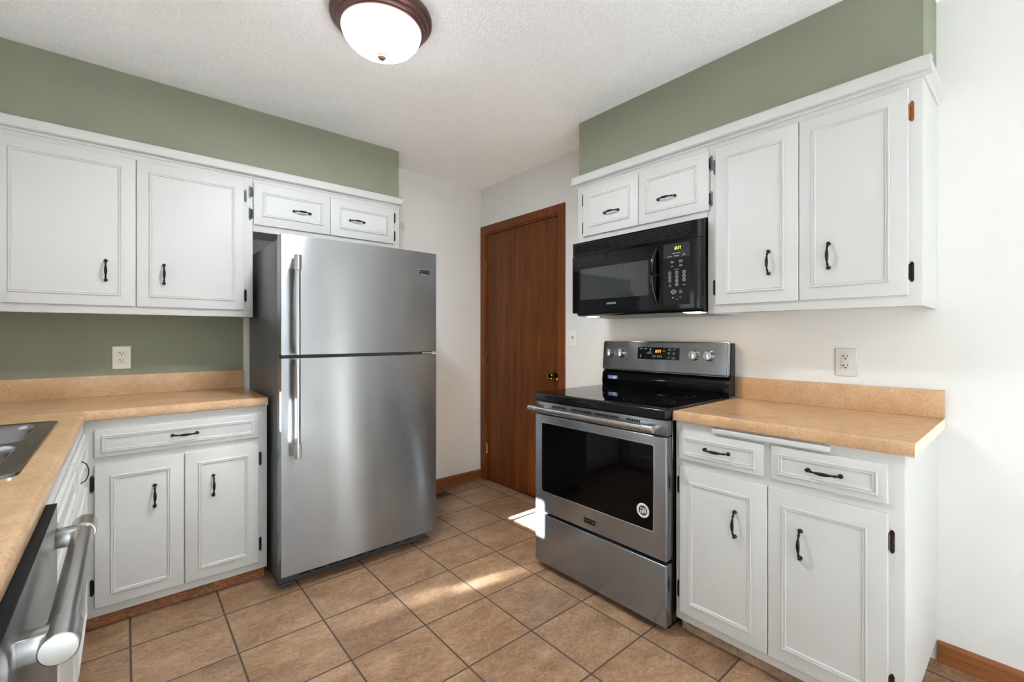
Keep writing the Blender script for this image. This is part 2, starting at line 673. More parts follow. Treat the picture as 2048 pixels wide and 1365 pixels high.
def window(name, y0, y1, z0, z1, blockers=False):
    fr = MB()
    xa, xb = XW - 0.05, XW - 0.005
    w = 0.02
    fr.box(xa, xb, y0 - w, y0, z0, z1)
    fr.box(xa, xb, y1, y1 + w, z0, z1)
    fr.box(xa, xb, y1 + w, y0 - w, z0, z0 + w)
    fr.box(xa, xb, y1 + w, y0 - w, z1 - w, z1)
    o = struct(fr.build(name, M['white_frame']))
    MB().box(xa + 0.018, xa + 0.022, y1 + w, y0 - w, z0 + w, z1 - w).build('pane', M['glass_pane'], o)
    return o


w1 = window('window_1', WY0, WY1, WZ0, WZ1)
# unseen panel added over the lower sash to block the sun
MB().box(XW - 0.016, XW - 0.012, WY1 + 0.02, WY0 - 0.02, WZ0 + 0.02, 1.455).build('sun_blocker', M['sun_blocker'], w1)
window('added_window', EY0, EY1, EZ0, EZ1)  # unseen window, added and narrowed to set the bounced sunlight
b = MB()
for a0, a1 in ((PX0, PX0 + 0.06), (PX1 - 0.06, PX1), (-1.60, -1.50)):
    b.box(a0, a1, YF - 0.06, YF - 0.01, 0, PZ)
b.box(PX0 + 0.06, PX1 - 0.06, YF - 0.06, YF - 0.01, 0, 0.09)
b.box(PX0 + 0.06, PX1 - 0.06, YF - 0.06, YF - 0.01, PZ - 0.08, PZ)
d2 = struct(b.build('door_2', M['white_frame']))
MB().box(PX0 + 0.06, PX1 - 0.06, YF - 0.038, YF - 0.032, 0.09, PZ - 0.08).build('pane', M['glass_pane'], d2)

# soffits above the wall cabinets
SOFZ = 2.098
struct(MB().box(XW, -0.897, -0.281, 0.0, SOFZ, CEIL).build('soffit_back', M['wall_green']))
struct(MB().box(-0.281, 0.0, -2.826, -1.331, SOFZ, CEIL).build('soffit_right', M['wall_green']))

# baseboards


def baseboard(name, fn, a, b_, mat):
    prof = [(0, 0), (0.013, 0), (0.013, 0.058), (0.011, 0.068), (0.006, 0.075), (0, 0.077)]
    return struct(MB().prism(prof, fn, a, b_).build(name, mat))


baseboard('baseboard_back', lambda u, v, t: (t, -u, v), -0.90, -0.0145, M['wood_base'])
baseboard('baseboard_right', lambda u, v, t: (-u, t, v), YF, -2.832, M['wood_base_y'])

# door in the right wall
door = bpy.data.objects.new('door_1', None)
COL.objects.link(door)
door.location = (0, -0.08, 0)
door.rotation_euler = (0, 0, ROT_RIGHT)
struct(door)
# local x = -world y - 0.08
ox = 0.08
b = MB()
cas = [(0, 0), (0.0, 0.011), (0.006, 0.014), (0.040, 0.014), (0.052, 0.009), (0.056, 0.006), (0.056, 0)]


def casing(u0, u1, z1):
    w = 0.058
    h = 0.014
    mb = MB()
    # left, right and head boards with mitred corners
    L = [(u0, 0), (u0 + w, 0), (u0 + w, z1 - w), (u0, z1)]
    R = [(u1 - w, 0), (u1, 0), (u1, z1), (u1 - w, z1 - w)]
    T = [(u0, z1), (u0 + w, z1 - w), (u1 - w, z1 - w), (u1, z1)]
    for P in (L, R, T):
        mb.prism(P, lambda u, v, t: (u, -t, v), 0.001, h)
    # stop / jamb inside the opening
    mb.box(u0 + w - 0.004, u0 + w + 0.012, -0.002, 0.07, 0, z1 - w)
    mb.box(u1 - w - 0.012, u1 - w + 0.004, -0.002, 0.07, 0, z1 - w)
    mb.box(u0 + w + 0.012, u1 - w - 0.012, -0.002, 0.07, z1 - w - 0.014, z1 - w + 0.002)
    return mb


casing(0.008 - ox, 0.964 - ox, 2.114).build('door_casing', M['wood_trim'], door)
slab = MB().box(0.081 - ox, 0.891 - ox, 0.004, 0.04, 0.012, 2.038, 0.002, 1).build('door_slab', M['wood_door'], door)
for hz in (0.27, 1.02, 1.80):
    hb = MB()
    hb.tube([(0, 0, -0.045), (0, 0, 0.045)], 0.0055, 10)
    hb.ball((0, 0, 0.047), 0.0055)
    hb.ball((0, 0, -0.047), 0.0055)
    hb.box(0.0, 0.016, 0.004, 0.0065, -0.044, 0.044)
    hb.build('door_hinge', M['brass'], door, (0.0775 - ox, -0.006, hz))
kb = MB()
kb.lathe([(0.033, 0.0), (0.034, 0.003), (0.030, 0.008), (0.022, 0.010)], axis='Y', n=28)
kb.lathe([(0.011, 0.008), (0.010, 0.028), (0.013, 0.032), (0.022, 0.038), (0.026, 0.046), (0.0255, 0.054), (0.020, 0.061), (0.012, 0.0635), (0, 0.064)], axis='Y', n=28)
kb.build('door_knob', M['antique_brass'], door, (0.862 - ox, 0.004, 0.924))
sp = MB().box(0.887 - ox, 0.8895 - ox, 0.0028, 0.006, 0.89, 0.955)
sp.build('latch_plate', M['bronze'], door)

# ------------------------------------------------------------------ shared cabinet fittings


def pull_mesh():
    """spindle pull along x, 0.104 long, standing off towards -y"""
    mb = MB()
    for s in (-1, 1):
        mb.lathe([(0.0072, 0.0), (0.0076, 0.0025), (0.0062, 0.0055), (0.004, 0.0075), (0.0036, 0.014)], (s * 0.044, 0, 0), 'Y', 14)
        mb.ball((s * 0.0455, -0.0075, 0), 0.0064, (1.0, 0.85, 1.0))
    pts, rad = [], []
    N = 24
    for i in range(N + 1):
        u = -1 + 2 * i / N
        a = abs(u)
        x = u * 0.0455
        y = -0.0085 - 0.0165 * (1 - a ** 2.2)
        r = 0.0029 + 0.0030 * max(0.0, 1 - (a / 0.52) ** 2) + 0.0018 * math.exp(-((a - 0.72) / 0.06) ** 2)
        pts.append((x, y, 0))
        rad.append(r)
    mb.tube(pts, rad, 12, squash=1.0, up=(0, 0, 1))
    return mb.mesh('pull', M['handle'])


def hinge_mesh(mat):
    """surface hinge, pointed leaf with a barrel; vertical, 0.068 high; door side at x < 0"""
    mb = MB()
    out = [(-0.001, -0.024), (0.003, -0.028), (0.006, -0.034), (0.010, -0.034), (0.0135, -0.027), (0.0135, 0.027), (0.010, 0.034), (0.006, 0.034), (0.003, 0.028), (-0.001, 0.024)]
    mb.prism(out, lambda u, v, t: (u, -t, v), 0.0, 0.0022)
    mb.tube([(0.000, -0.0045, -0.024), (0.000, -0.0045, 0.024)], 0.0042, 10)
    for z in (-0.009, 0.009):
        mb.tube([(0.000, -0.0045, z - 0.0012), (0.000, -0.0045, z + 0.0012)], 0.0050, 10)
    for z in (-0.017, 0.017):
        mb.ball((0.0075, -0.0022, z), 0.0028, (1, 0.5, 1), n=8)
    mb.box(0.004, 0.011, -0.0034, -0.002, -0.009, 0.009, 0.0006, 1)
    return mb.mesh('hinge', mat)


PULL = pull_mesh()
HINGE = hinge_mesh(M['hinge'])
HINGE_COPPER = hinge_mesh(M['copper'])
HINGE_BRONZE = hinge_mesh(M['bronze'])
MOULD = [(0.0, 0.0), (0.0004, 0.0038), (0.0024, 0.0056), (0.0052, 0.0056), (0.0068, 0.0024), (0.0086, 0.0024), (0.0098, 0.0044), (0.0120, 0.0044), (0.0146, 0.0006), (0.0152, 0.0)]
DT = 0.012


def front(root, name, u0, u1, v0, v1, yf, ins=None, pull=None, hinges=(), mould=None):
    """a door or drawer front with its moulding, pull and hinges. yf: plane of the face frame"""
    d = MB().box(u0, u1, yf - DT, yf - 0.0005, v0, v1, 0.0035, 3).build(name, M['white'], root)
    if mould is None and ins is not None:
        mould = (u0 + ins[0], u1 - ins[1], v0 + ins[2], v1 - ins[3])
    if mould:
        MB().ring(*mould, MOULD, lambda u, v, h: (u, yf - DT - h, v)).build('panel_moulding', M['white'], d)
    if pull:
        px, pz, vert = pull
        place('handle', PULL, d, (px, yf - DT - 0.0002, pz), (0, PI / 2 if vert else 0, 0))
    for hx, hz, side, *kind in hinges:
        me = {'copper': HINGE_COPPER, 'bronze': HINGE_BRONZE}.get(kind[0] if kind else '', HINGE)
        place('hinge', me, d, (hx, yf - 0.0005, hz), (0, 0 if side > 0 else PI, 0),
              {'copper': 'copper-coloured hinge', 'bronze': 'worn bronze hinge'}.get(kind[0] if kind else ''))
    return d


def wall_box(root, u0, u1, v0, v1, depth=0.291, lip=0.012):
    """carcass plus face frame of a wall cabinet"""
    ft = 0.019
    b = MB()
    b.box(u0, u1, -depth + ft, -0.002, v0 + lip, v1)
    b.box(u0, u0 + 0.014, -depth + ft, -0.002, v0, v0 + lip + 0.001)
    b.box(u1 - 0.014, u1, -depth + ft, -0.002, v0, v0 + lip + 0.001)
    b.build('carcass', M['white'], root)
    MB().box(u0, u1, -depth, -depth + ft, v0, v1, 0.0025, 2).build('face_frame', M['white'], root)


UP = -0.291
GW = 'white wall cabinets'
# --- back wall, tall pair on the left; local = world (root at x0, z0)
c = thing('wall_cabinet', (-3.004, 0, 1.304), 0, 'white two-door wall cabinet over the peach counter with the outlet, left of the refrigerator', 'cabinet', GW)
X = lambda x: x + 3.004
Z = lambda z: z - 1.304
wall_box(c, X(-3.004), X(-1.7625), 0, Z(2.10))
front(c, 'door', X(-2.697), X(-2.2525), Z(1.341), Z(2.037), UP, mould=(X(-2.660), X(-2.302), Z(1.387), Z(1.993)), pull=(X(-2.358), Z(1.502), 1),
      hinges=[(X(-2.697), Z(1.957), -1), (X(-2.697), Z(1.419), -1)])
front(c, 'door', X(-2.2495), X(-1.805), Z(1.341), Z(2.037), UP, mould=(X(-2.204), X(-1.848), Z(1.387), Z(1.990)), pull=(X(-2.147), Z(1.502), 1),
      hinges=[(X(-1.805), Z(1.957), 1), (X(-1.805), Z(1.419), 1)])
# --- over the refrigerator
c = thing('wall_cabinet', (-1.7620, 0, 1.772), 0, 'short white two-door wall cabinet above the refrigerator', 'cabinet', GW)
X = lambda x: x + 1.7620
Z = lambda z: z - 1.772
wall_box(c, 0, X(-0.8985), 0, Z(2.10))
front(c, 'door', X(-1.7605 + 0.0), X(-1.3545), Z(1.809), Z(2.037), UP, mould=(X(-1.717), X(-1.396), Z(1.858), Z(1.992)), pull=(X(-1.514), Z(1.9145), 0))
front(c, 'door', X(-1.3520), X(-0.9405), Z(1.809), Z(2.037), UP, mould=(X(-1.299), X(-0.983), Z(1.856), Z(1.989)), pull=(X(-1.190), Z(1.9155), 0),
      hinges=[(X(-0.9405), Z(1.983), 1), (X(-0.9405), Z(1.863), 1)])
# the left door of this pair hangs on the stile of the tall cabinet
ld = [o for o in c.children if o.name.startswith('door')][0]
for hz in (1.984, 1.865):
    place('hinge', HINGE, ld, (X(-1.7685), UP - 0.0005, Z(hz)), (0, PI, 0))
# --- right wall, over the microwave (local x = -world y)
c = thing('wall_cabinet', (0, -1.331, 1.740), ROT_RIGHT, 'short white two-door wall cabinet above the black microwave', 'cabinet', GW)
X = lambda y: -y - 1.331
Z = lambda z: z - 1.740
wall_box(c, 0, X(-2.1010), 0, Z(2.10))
front(c, 'door', X(-1.377), X(-1.7425), Z(1.767), Z(2.034), UP, mould=(X(-1.421), X(-1.692), Z(1.814), Z(1.990)), pull=(X(-1.578), Z(1.872), 0),
      hinges=[(X(-1.377), Z(1.979), -1), (X(-1.377), Z(1.819), -1)])
front(c, 'door', X(-1.7455), X(-2.110), Z(1.767), Z(2.034), UP, mould=(X(-1.786), X(-2.058), Z(1.814), Z(1.988)), pull=(X(-1.904), Z(1.870), 0),
      hinges=[(X(-2.110), Z(1.977), 1), (X(-2.110), Z(1.818), 1)])
# --- right wall, tall pair
c = thing('wall_cabinet', (0, -2.1015, 1.304), ROT_RIGHT, 'tall white two-door wall cabinet right of the microwave with one copper hinge', 'cabinet', GW)
X = lambda y: -y - 2.1015
Z = lambda z: z - 1.304
wall_box(c, 0, X(-2.826), 0, Z(2.10))
front(c, 'door', X(-2.140), X(-2.4655), Z(1.340), Z(2.035), UP, mould=(X(-2.187), X(-2.416), Z(1.387), Z(1.988)), pull=(X(-2.360), Z(1.501), 1),
      hinges=[(X(-2.140), Z(1.954), -1), (X(-2.140), Z(1.418), -1)])
front(c, 'door', X(-2.4680), X(-2.791), Z(1.340), Z(2.034), UP, mould=(X(-2.510), X(-2.743), Z(1.387), Z(1.990)), pull=(X(-2.566), Z(1.501), 1),
      hinges=[(X(-2.791), Z(1.955), 1, 'copper'), (X(-2.791), Z(1.418), 1)])

# cornice strips along the top of the cabinets
CORN = [(0.2815, 2.0985), (0.2855, 2.070), (0.294, 2.066), (0.296, 2.073), (0.316, 2.074), (0.3215, 2.078), (0.3225, 2.086), (0.3225, 2.106), (0.3205, 2.114), (0.315, 2.1185), (0.2825, 2.1185)]
CORN = [(0.2915, 2.0605), (0.296, 2.0605), (0.298, 2.069), (0.302, 2.0715), (0.316, 2.0715), (0.3215, 2.0755), (0.3225, 2.084), (0.3225, 2.106), (0.3205, 2.114), (0.315, 2.1185), (0.2822, 2.1185), (0.2822, 2.1005), (0.2915, 2.1005)]
b = MB().prism(CORN, lambda u, v, t: (t, -u, v), -3.004, -0.889)
tag(b.build('cornice', M['white']), 'long white cornice strip under the green soffit, running above the refrigerator', 'moulding', 'cabinet cornices')
b = MB().prism(CORN, lambda u, v, t: (-u, t, v), -2.8489, -1.308)
# return along the exposed end of the run
END = [(0.0, 2.0605), (0.006, 2.0605), (0.008, 2.069), (0.0225, 2.0755), (0.0225, 2.106), (0.015, 2.1185), (0.0, 2.1185)]
b.prism(END, lambda u, v, t: (t, -2.8264 - u, v), -0.2915, -0.002)
tag(b.build('cornice', M['white']), 'white cornice strip under the green soffit, running above the black microwave', 'moulding', 'cabinet cornices')

# ------------------------------------------------------------------ base cabinets
BF = -0.590
GB = 'white base cabinets'


def base_box(root, u0, u1, z0=0.062, ztop=0.860, hollow=False):
    ft = 0.019
    b = MB()
    if hollow:
        b.box(u0, u0 + 0.016, BF + ft, -0.002, z0 + 0.01, ztop)
        b.box(u1 - 0.016, u1, BF + ft, -0.002, z0 + 0.01, ztop)
        b.box(u0 + 0.016, u1 - 0.016, BF + ft, -0.002, z0 + 0.01, z0 + 0.026)
        b.box(u0 + 0.016, u1 - 0.016, -0.010, -0.002, z0 + 0.026, ztop)
    else:
        b.box(u0, u1, BF + ft, -0.002, z0 + 0.01, ztop)
    b.build('carcass', M['white'], root)
    MB().box(u0, u1, BF, BF + ft, z0, ztop, 0.0025, 2).build('face_frame', M['white'], root)


# back wall
c = thing('base_cabinet', (-2.420, 0, 0), 0, 'white base cabinet with one wide drawer over two doors, left of the refrigerator', 'cabinet', GB)
X = lambda x: x + 2.420
base_box(c, 0, X(-1.757))
KICK_A = tile_mat('tiled_toe_kick', 'XZ', (-0.133, 0.1), tones=KT, mortar=0.003)
MB().box(0.0, X(-1.762), -0.552, -0.535, 0.001, 0.072).build('toe_kick', KICK_A, c, label='orange-brown tiled toe kick')
front(c, 'drawer', X(-2.386), X(-1.796), 0.708, 0.822, BF, mould=(X(-2.365), X(-1.815), 0.7275, 0.7975), pull=(X(-2.088), 0.766, 0))
front(c, 'door', X(-2.3855), X(-2.0915), 0.098, 0.681, BF, mould=(X(-2.337), X(-2.138), 0.144, 0.630), pull=(X(-2.194), 0.5165, 1),
      hinges=[(X(-2.3855), 0.604, -1), (X(-2.3855), 0.184, -1)])
front(c, 'door', X(-2.0885), X(-1.795), 0.098, 0.681, BF, mould=(X(-2.040), X(-1.841), 0.144, 0.631), pull=(X(-1.982), 0.5165, 1),
      hinges=[(X(-1.795), 0.601, 1), (X(-1.795), 0.183, 1)])

# right wall
c = thing('base_cabinet', (0, -2.1160, 0), ROT_RIGHT, 'white base cabinet with two drawers and a pull-out board, right of the range', 'cabinet', GB)
X = lambda y: -y - 2.1160
base_box(c, 0, X(-2.826))
KICK_B = tile_mat('speckled_toe_kick', 'XZ', (-0.225, 0.1), tones=((128, 104, 84), (166, 138, 112), (205, 178, 148), (150, 126, 104)), mortar=0.003)
MB().box(0.004, X(-2.822), -0.548, -0.530, 0.001, 0.072).build('toe_kick', KICK_B, c, label='speckled tan tiled toe kick')
front(c, 'drawer', X(-2.1335), X(-2.451), 0.711, 0.8255, BF, mould=(X(-2.150), X(-2.424), 0.7295, 0.8025), pull=(X(-2.287), 0.7675, 0))
front(c, 'drawer', X(-2.474), X(-2.789), 0.710, 0.8275, BF, mould=(X(-2.495), X(-2.7665), 0.731, 0.804), pull=(X(-2.631), 0.767, 0))
front(c, 'door', X(-2.1355), X(-2.4625), 0.097, 0.683, BF, mould=(X(-2.177), X(-2.411), 0.143, 0.629), pull=(X(-2.3545), 0.517, 1),
      hinges=[(X(-2.1355), 0.6035, -1), (X(-2.1355), 0.184, -1)])
front(c, 'door', X(-2.4650), X(-2.7895), 0.097, 0.683, BF, mould=(X(-2.508), X(-2.742), 0.145, 0.6315), pull=(X(-2.5645), 0.517, 1),
      hinges=[(X(-2.7895), 0.603, 1, 'bronze'), (X(-2.7895), 0.183, 1, 'bronze')])
MB().box(X(-2.270), X(-2.646), BF - 0.0205, BF - 0.0005, 0.8365, 0.8545, 0.003, 2).build('pull_out_board', M['white'], c)

# sink base along the left wall (local x = world y, local y = XW - world x)
c = thing('base_cabinet', (XW, -1.760, 0), ROT_LEFT, 'white base cabinet under the double sink, with a thin black wire pull', 'cabinet', GB)
X = lambda y: y + 1.760
base_box(c, 0, X(-0.6045), hollow=True)
MB().box(0.0, X(-0.6045), -0.552, -0.535, 0.001, 0.072).build('toe_kick', KICK_A, c, label='orange-brown tiled toe kick')
for a0, a1 in ((-1.725, -1.205), (-1.190, -0.68)):
    d = front(c, 'drawer_front', X(a0), X(a1), 0.708, 0.822, BF, ins=(0.02, 0.02, 0.02, 0.02))
    front(c, 'door', X(a0), X(a1), 0.098, 0.681, BF, ins=(0.047, 0.047, 0.047, 0.051))
wire = MB()
pts = [(0, -0.022 * math.sin(PI * k / 12), -0.036 * math.cos(PI * k / 12)) for k in range(13)]
wire.tube(pts, 0.0017, 8, up=(1, 0, 0))
wire.build('wire_pull', M['handle'], d, (X(-1.012), BF - DT, 0.750))

# ------------------------------------------------------------------ worktops
CT, CB = 0.900, 0.8625


def nose(x_front):
    """front profile of the post-formed worktop, (depth from wall, z)"""
    f = x_front
    return [(0.003, CB), (f - 0.030, CB), (f - 0.030, CB), (f - 0.008, CB - 0.0015), (f - 0.002, CB + 0.001), (f, CB + 0.008), (f, CT - 0.012),
            (f - 0.002, CT - 0.005), (f - 0.007, CT - 0.0005), (f - 0.014, CT + 0.001), (f - 0.03, CT), (0.003, CT)]


FRONT = 0.612
b = MB()
b.prism(nose(FRONT), lambda u, v, t: (t, -u, v), XW + 0.003, -1.757, cap_m=1)
# sink run, with the cut-out for the bowls
SX0, SX1, SY0, SY1 = -2.955, -2.480, -0.835, -1.630     # cut-out
FRONT_C = 0.597
xr = XW + FRONT_C
ye = -2.400
b.box(XW + 0.003, SX0, ye, -FRONT + 0.03, CB, CT)
b.box(SX1, xr - 0.034, ye, -FRONT + 0.03, CB, CT)
b.box(SX0, SX1, SY0, -FRONT + 0.03, CB, CT)
b.box(SX0, SX1, ye, SY1, CB, CT)
nn = nose(FRONT_C)
strip = [(FRONT_C - 0.034, CB)] + nn[2:11] + [(FRONT_C - 0.034, CT)]
b.prism(strip, lambda u, v, t: (XW + u, t, v), ye, -FRONT + 0.028)
ct = b.build('countertop', [M['laminate'], M['laminate_edge']])
tag(ct, 'L-shaped peach laminate countertop around the sink corner, ending at the refrigerator', 'countertop', 'peach countertops')
b = MB().box(XW + 0.003, -1.757, -0.019, -0.002, CT, 1.002, 0.002, 2)
b.box(XW + 0.003, XW + 0.02, ye, -0.019, CT, 1.002, 0.002, 2)
b.build('backsplash', M['laminate'], ct)

b = MB()
b.prism(nose(FRONT), lambda u, v, t: (-u, t, v), -2.8500, -2.1135, cap_m=1)
# thin raised strip on the cut end
ct = b.build('countertop', [M['laminate'], M['laminate_edge']])
tag(ct, 'straight peach laminate countertop right of the range, with its cut end showing', 'countertop', 'peach countertops')
MB().box(-0.019, -0.002, -2.8500, -2.1135, CT, 1.002, 0.002, 2).build('backsplash', M['laminate'], ct)

# ------------------------------------------------------------------ sink
sk = thing('kitchen_sink', (-2.7175, -1.2325, CT), 0, 'stainless steel double-bowl sink set in the peach countertop', 'sink')


def rrect(cx, cy, hx, hy, r, n=6):
    pts = []
    for sx, sy, a0 in ((1, 1, 0), (-1, 1, 90), (-1, -1, 180), (1, -1, 270)):
        for k in range(n + 1):
            a = math.radians(a0 + 90 * k / n)
            pts.append((cx + sx * (hx - r) + r * math.cos(a), cy + sy * (hy - r) + r * math.sin(a)))
    return pts


def loft(mb, loops, m=0, close=True):
    tmp = bmesh.new()
    L = [[tmp.verts.new(p) for p in lp] for lp in loops]
    n = len(L[0])
    for a, b_ in zip(L, L[1:]):
        for k in range(n):
            f = tmp.faces.new((a[k], a[(k + 1) % n], b_[(k + 1) % n], b_[k]))
    if close:
        tmp.faces.new(L[-1])
    bmesh.ops.recalc_face_normals(tmp, faces=tmp.faces)
    if close and sum((f.normal.z * f.calc_area()) for f in tmp.faces) < 0:
        bmesh.ops.reverse_faces(tmp, faces=tmp.faces)
    return mb._take(tmp, m, True)


HX, HY = 0.250, 0.415
bowls = [(0.0, 0.197, 0.205, 0.183), (0.0, -0.197, 0.205, 0.183)]
# deck: outer ring of the rim, ridge, then flats around two bowl openings
b = MB()
lp = lambda hx, hy, r, z: [(x, y, z) for x, y in rrect(0, 0, hx, hy, r)]
loft(b, [lp(HX, HY, 0.03, 0.001), lp(HX - 0.002, HY - 0.002, 0.029, 0.005), lp(HX - 0.012, HY - 0.012, 0.026, 0.0065), lp(HX - 0.022, HY - 0.022, 0.024, 0.0045)], close=False)
for bx, by, hx, hy in bowls:
    # flat between the rim and the bowl
    yy0, yy1 = (0.0, HY - 0.022) if by > 0 else (-HY + 0.022, 0.0)
    cx, cy = 0, (yy0 + yy1) / 2
    outer = [(x, y, 0.0045) for x, y in rrect(cx, cy, HX - 0.022, (yy1 - yy0) / 2, 0.004 if 0 else 0.012)]
    inner = [(x, y, 0.0045) for x, y in rrect(bx, by, hx, hy, 0.055)]
    loft(b, [outer, inner], close=False)
b.build('rim', M['steel_sink'], sk)
for bx, by, hx, hy in bowls:
    b = MB()
    q = lambda hx_, hy_, r, z: [(x, y, z) for x, y in rrect(bx, by, hx_, hy_, r)]
    loft(b, [q(hx, hy, 0.055, 0.0045), q(hx - 0.006, hy - 0.006, 0.052, -0.001), q(hx - 0.010, hy - 0.010, 0.05, -0.012), q(hx - 0.02, hy - 0.02, 0.05, -0.13), q(hx - 0.035, hy - 0.035, 0.045, -0.158), q(hx - 0.07, hy - 0.07, 0.03, -0.168)])
    bo = b.build('bowl', M['steel_sink'], sk, sharp=60)
    dr = MB().lathe([(0.045, 0.0), (0.044, 0.003), (0.036, 0.003), (0.030, -0.003), (0.0, -0.003)], (bx, by, -0.1675), 'Z', 24)
    dr.build('drain', M['chrome'], bo)

# ------------------------------------------------------------------ refrigerator
FX0, FX1 = -1.741, -0.908
fr = thing('refrigerator', ((FX0 + FX1) / 2, 0, 0), 0, 'stainless steel top-freezer refrigerator between the counter and the brown door', 'refrigerator')
W2 = (FX1 - FX0) / 2
b = MB()
b.box(-W2 + 0.004, W2 - 0.006, -0.706, -0.06, 0.03, 1.666, 0.004, 2)
b.box(-W2 + 0.03, W2 - 0.03, -0.714, -0.700, 0.05, 1.660, m=1)
b.build('body', [M['fridge_side'], M['gasket']], fr)
b = MB()
b.box(-W2 + 0.008, W2 - 0.03, -0.712, -0.640, 0.008, 0.066, 0.003, 2)
for k in range(9):
    xk = -W2 + 0.10 + k * 0.07
    b.box(xk, xk + 0.05, -0.7128, -0.7118, 0.028, 0.034, m=1)
b.build('base_grille', [M['plastic_gray'], M['black_matte']], fr)
for sx in (-1, 1):
    MB().box(sx * (W2 - 0.045) - 0.035, sx * (W2 - 0.045) + 0.035, -0.722, -0.66, 0.0008, 0.012, 0.003, 2).build('front_foot', M['plastic_gray'], fr)


def fridge_door(name, z0, z1):
    n = 16
    prof = []
    for k in range(n + 1):
        u = -1 + 2 * k / n
        e = 0.0
        prof.append((u * (W2 - 0.002), -0.7835 - 0.0065 * (1 - u * u)))
    # round the two vertical front edges
    x = W2
    pts = [(-x, -0.717), (-x, -0.7765), (-x + 0.0008, -0.780)] + prof[0:] + [(x - 0.0008, -0.780), (x, -0.7765), (x, -0.717)]
    mb = MB()
    mb.prism(pts, lambda u, v, t: (u, v, t), z0, z1, smooth=True, m=0, cap_m=0)
    return mb.build(name, M['steel'], fr, sharp=25)


fd = fridge_door('freezer_door', 1.113, 1.680)
rd = fridge_door('refrigerator_door', 0.074, 1.096)
b = MB().box(-W2 + 0.01, W2 - 0.01, -0.765, -0.712, 1.0965, 1.1125)
b.build('door_gap_gasket', M['gasket'], fr)


def bar_handle(parent, z_cap, z_gap):
    """round bar with a heavy cap at the far end"""
    hx, hy = -1.682 - (FX0 + FX1) / 2, -0.838
    s = 1 if z_cap > z_gap else -1
    mb = MB()
    mb.tube([(hx, hy, z_gap), (hx, hy, z_cap - s * 0.03)], 0.0125, 20)
    o = mb.build('handle', M['steel_bar'], parent)
    mb = MB()
    za, zb = sorted((z_cap, z_cap - s * 0.072))
    mb.lathe([(0.0145, za), (0.0158, za + 0.002), (0.0158, zb - 0.002), (0.0145, zb)], (hx, hy, 0), 'Z', 24)
    mb.box(hx - 0.011, hx + 0.011, -0.830, -0.7855, (za + zb) / 2 - 0.026, (za + zb) / 2 + 0.026, 0.003, 2)
    mb.build('handle_cap', M['steel_bar'], o)
    mb = MB()
    zc = z_gap + s * 0.02
    mb.box(hx - 0.009, hx + 0.009, -0.832, -0.7855, zc - 0.014, zc + 0.014, 0.002, 2)
    mb.build('handle_post', M['gasket'], o)


bar_handle(fd, 1.579, 1.1165)
bar_handle(rd, 0.632, 1.0955)
# badge: black plate in a bright frame that comes to a point below
bx, bz, by = -0.992 - (FX0 + FX1) / 2, 1.566, -0.7860
b = MB()
out = [(-0.038, 0.0155), (-0.038, -0.0125), (0.0, -0.019), (0.038, -0.0145), (0.038, 0.0155)]
b.prism([(x_ + bx, z_ + bz) for x_, z_ in out], lambda u, v, t: (u, -t, v), -by - 0.002, -by + 0.003)
b.build('badge', M['silver'], fd)
bd = bpy.context.scene.objects['badge']
MB().box(bx - 0.035, bx + 0.0345, by - 0.0042, by - 0.002, bz - 0.0105, bz + 0.0125).build('badge_plate', M['black_plastic'], fd)
b = MB().text('MAYTAG', bx, bz + 0.001, 0.019, by - 0.0043, sx=0.92)
b.build('lettering', M['badge_gray'], fd)
# middle hinge on the right
b = MB().box(W2 - 0.095, W2 - 0.004, -0.785, -0.735, 1.1005, 1.1085, 0.001, 1)
b.lathe([(0.006, 1.097), (0.006, 1.112)], (W2 - 0.02, -0.772, 0), 'Z', 12)
b.build('door_hinge', M['silver'], fr)
b = MB().box(-W2 + 0.004, -W2 + 0.04, -0.760, -0.700, 1.6665, 1.676, 0.002, 1)
b.build('hinge_cover', M['fridge_side'], fr)

# ------------------------------------------------------------------ electric range (right wall)
rg = thing('electric_range', (0, -1.730, 0), ROT_RIGHT, 'stainless steel electric range with a black glass cooktop, left of the straight counter', 'range')
X = lambda y: -y - 1.730
RW = 0.379
b = MB()
b.box(-RW + 0.002, RW - 0.002, -0.600, -0.03, 0.035, 0.868, 0.002, 1)
b.box(-RW + 0.02, RW - 0.02, -0.60, -0.05, 0.004, 0.035)
b.build('body', M['black'], rg)
for sx in (-1, 1):
    MB().lathe([(0.016, 0.0), (0.016, 0.006), (0.010, 0.010), (0.010, 0.036)], (sx * (RW - 0.07), -0.585, 0.0005), 'Z', 16).build('levelling_foot', M['black_matte'], rg)
# cooktop: glass slab with a heavy black front rail
b = MB()
b.box(-RW, RW, -0.660, -0.085, 0.869, 0.907, 0.005, 3)
b.build('cooktop', M['black'], rg)
b = MB().box(-RW + 0.006, RW - 0.006, -0.650, -0.095, 0.9055, 0.9092, 0.001, 1)
gl = b.build('glass_top', M['glass_black'], rg)
for cx, cy, r in ((0.185, -0.475, 0.115), (0.185, -0.235, 0.085), (-0.185, -0.475, 0.095), (-0.185, -0.235, 0.085)):
    b = MB()
    n = 48
    ring = lambda q: [(cx + q * math.cos(2 * PI * k / n), cy + q * math.sin(2 * PI * k / n), 0.90945) for k in range(n)]
    r0, r1, r2, r3 = ring(r), ring(r - 0.0018), ring(r * 0.62), ring(r * 0.62 - 0.0012)
    for o_, i_, m_ in ((r0, r1, 0), (r1, r2, 1), (r2, r3, 0)):
        for k in range(n):
            b.poly([o_[k], o_[(k + 1) % n], i_[(k + 1) % n], i_[k]], m_)
    b.build('burner_ring', [M['ink_dark'], M['glass_black']], rg)
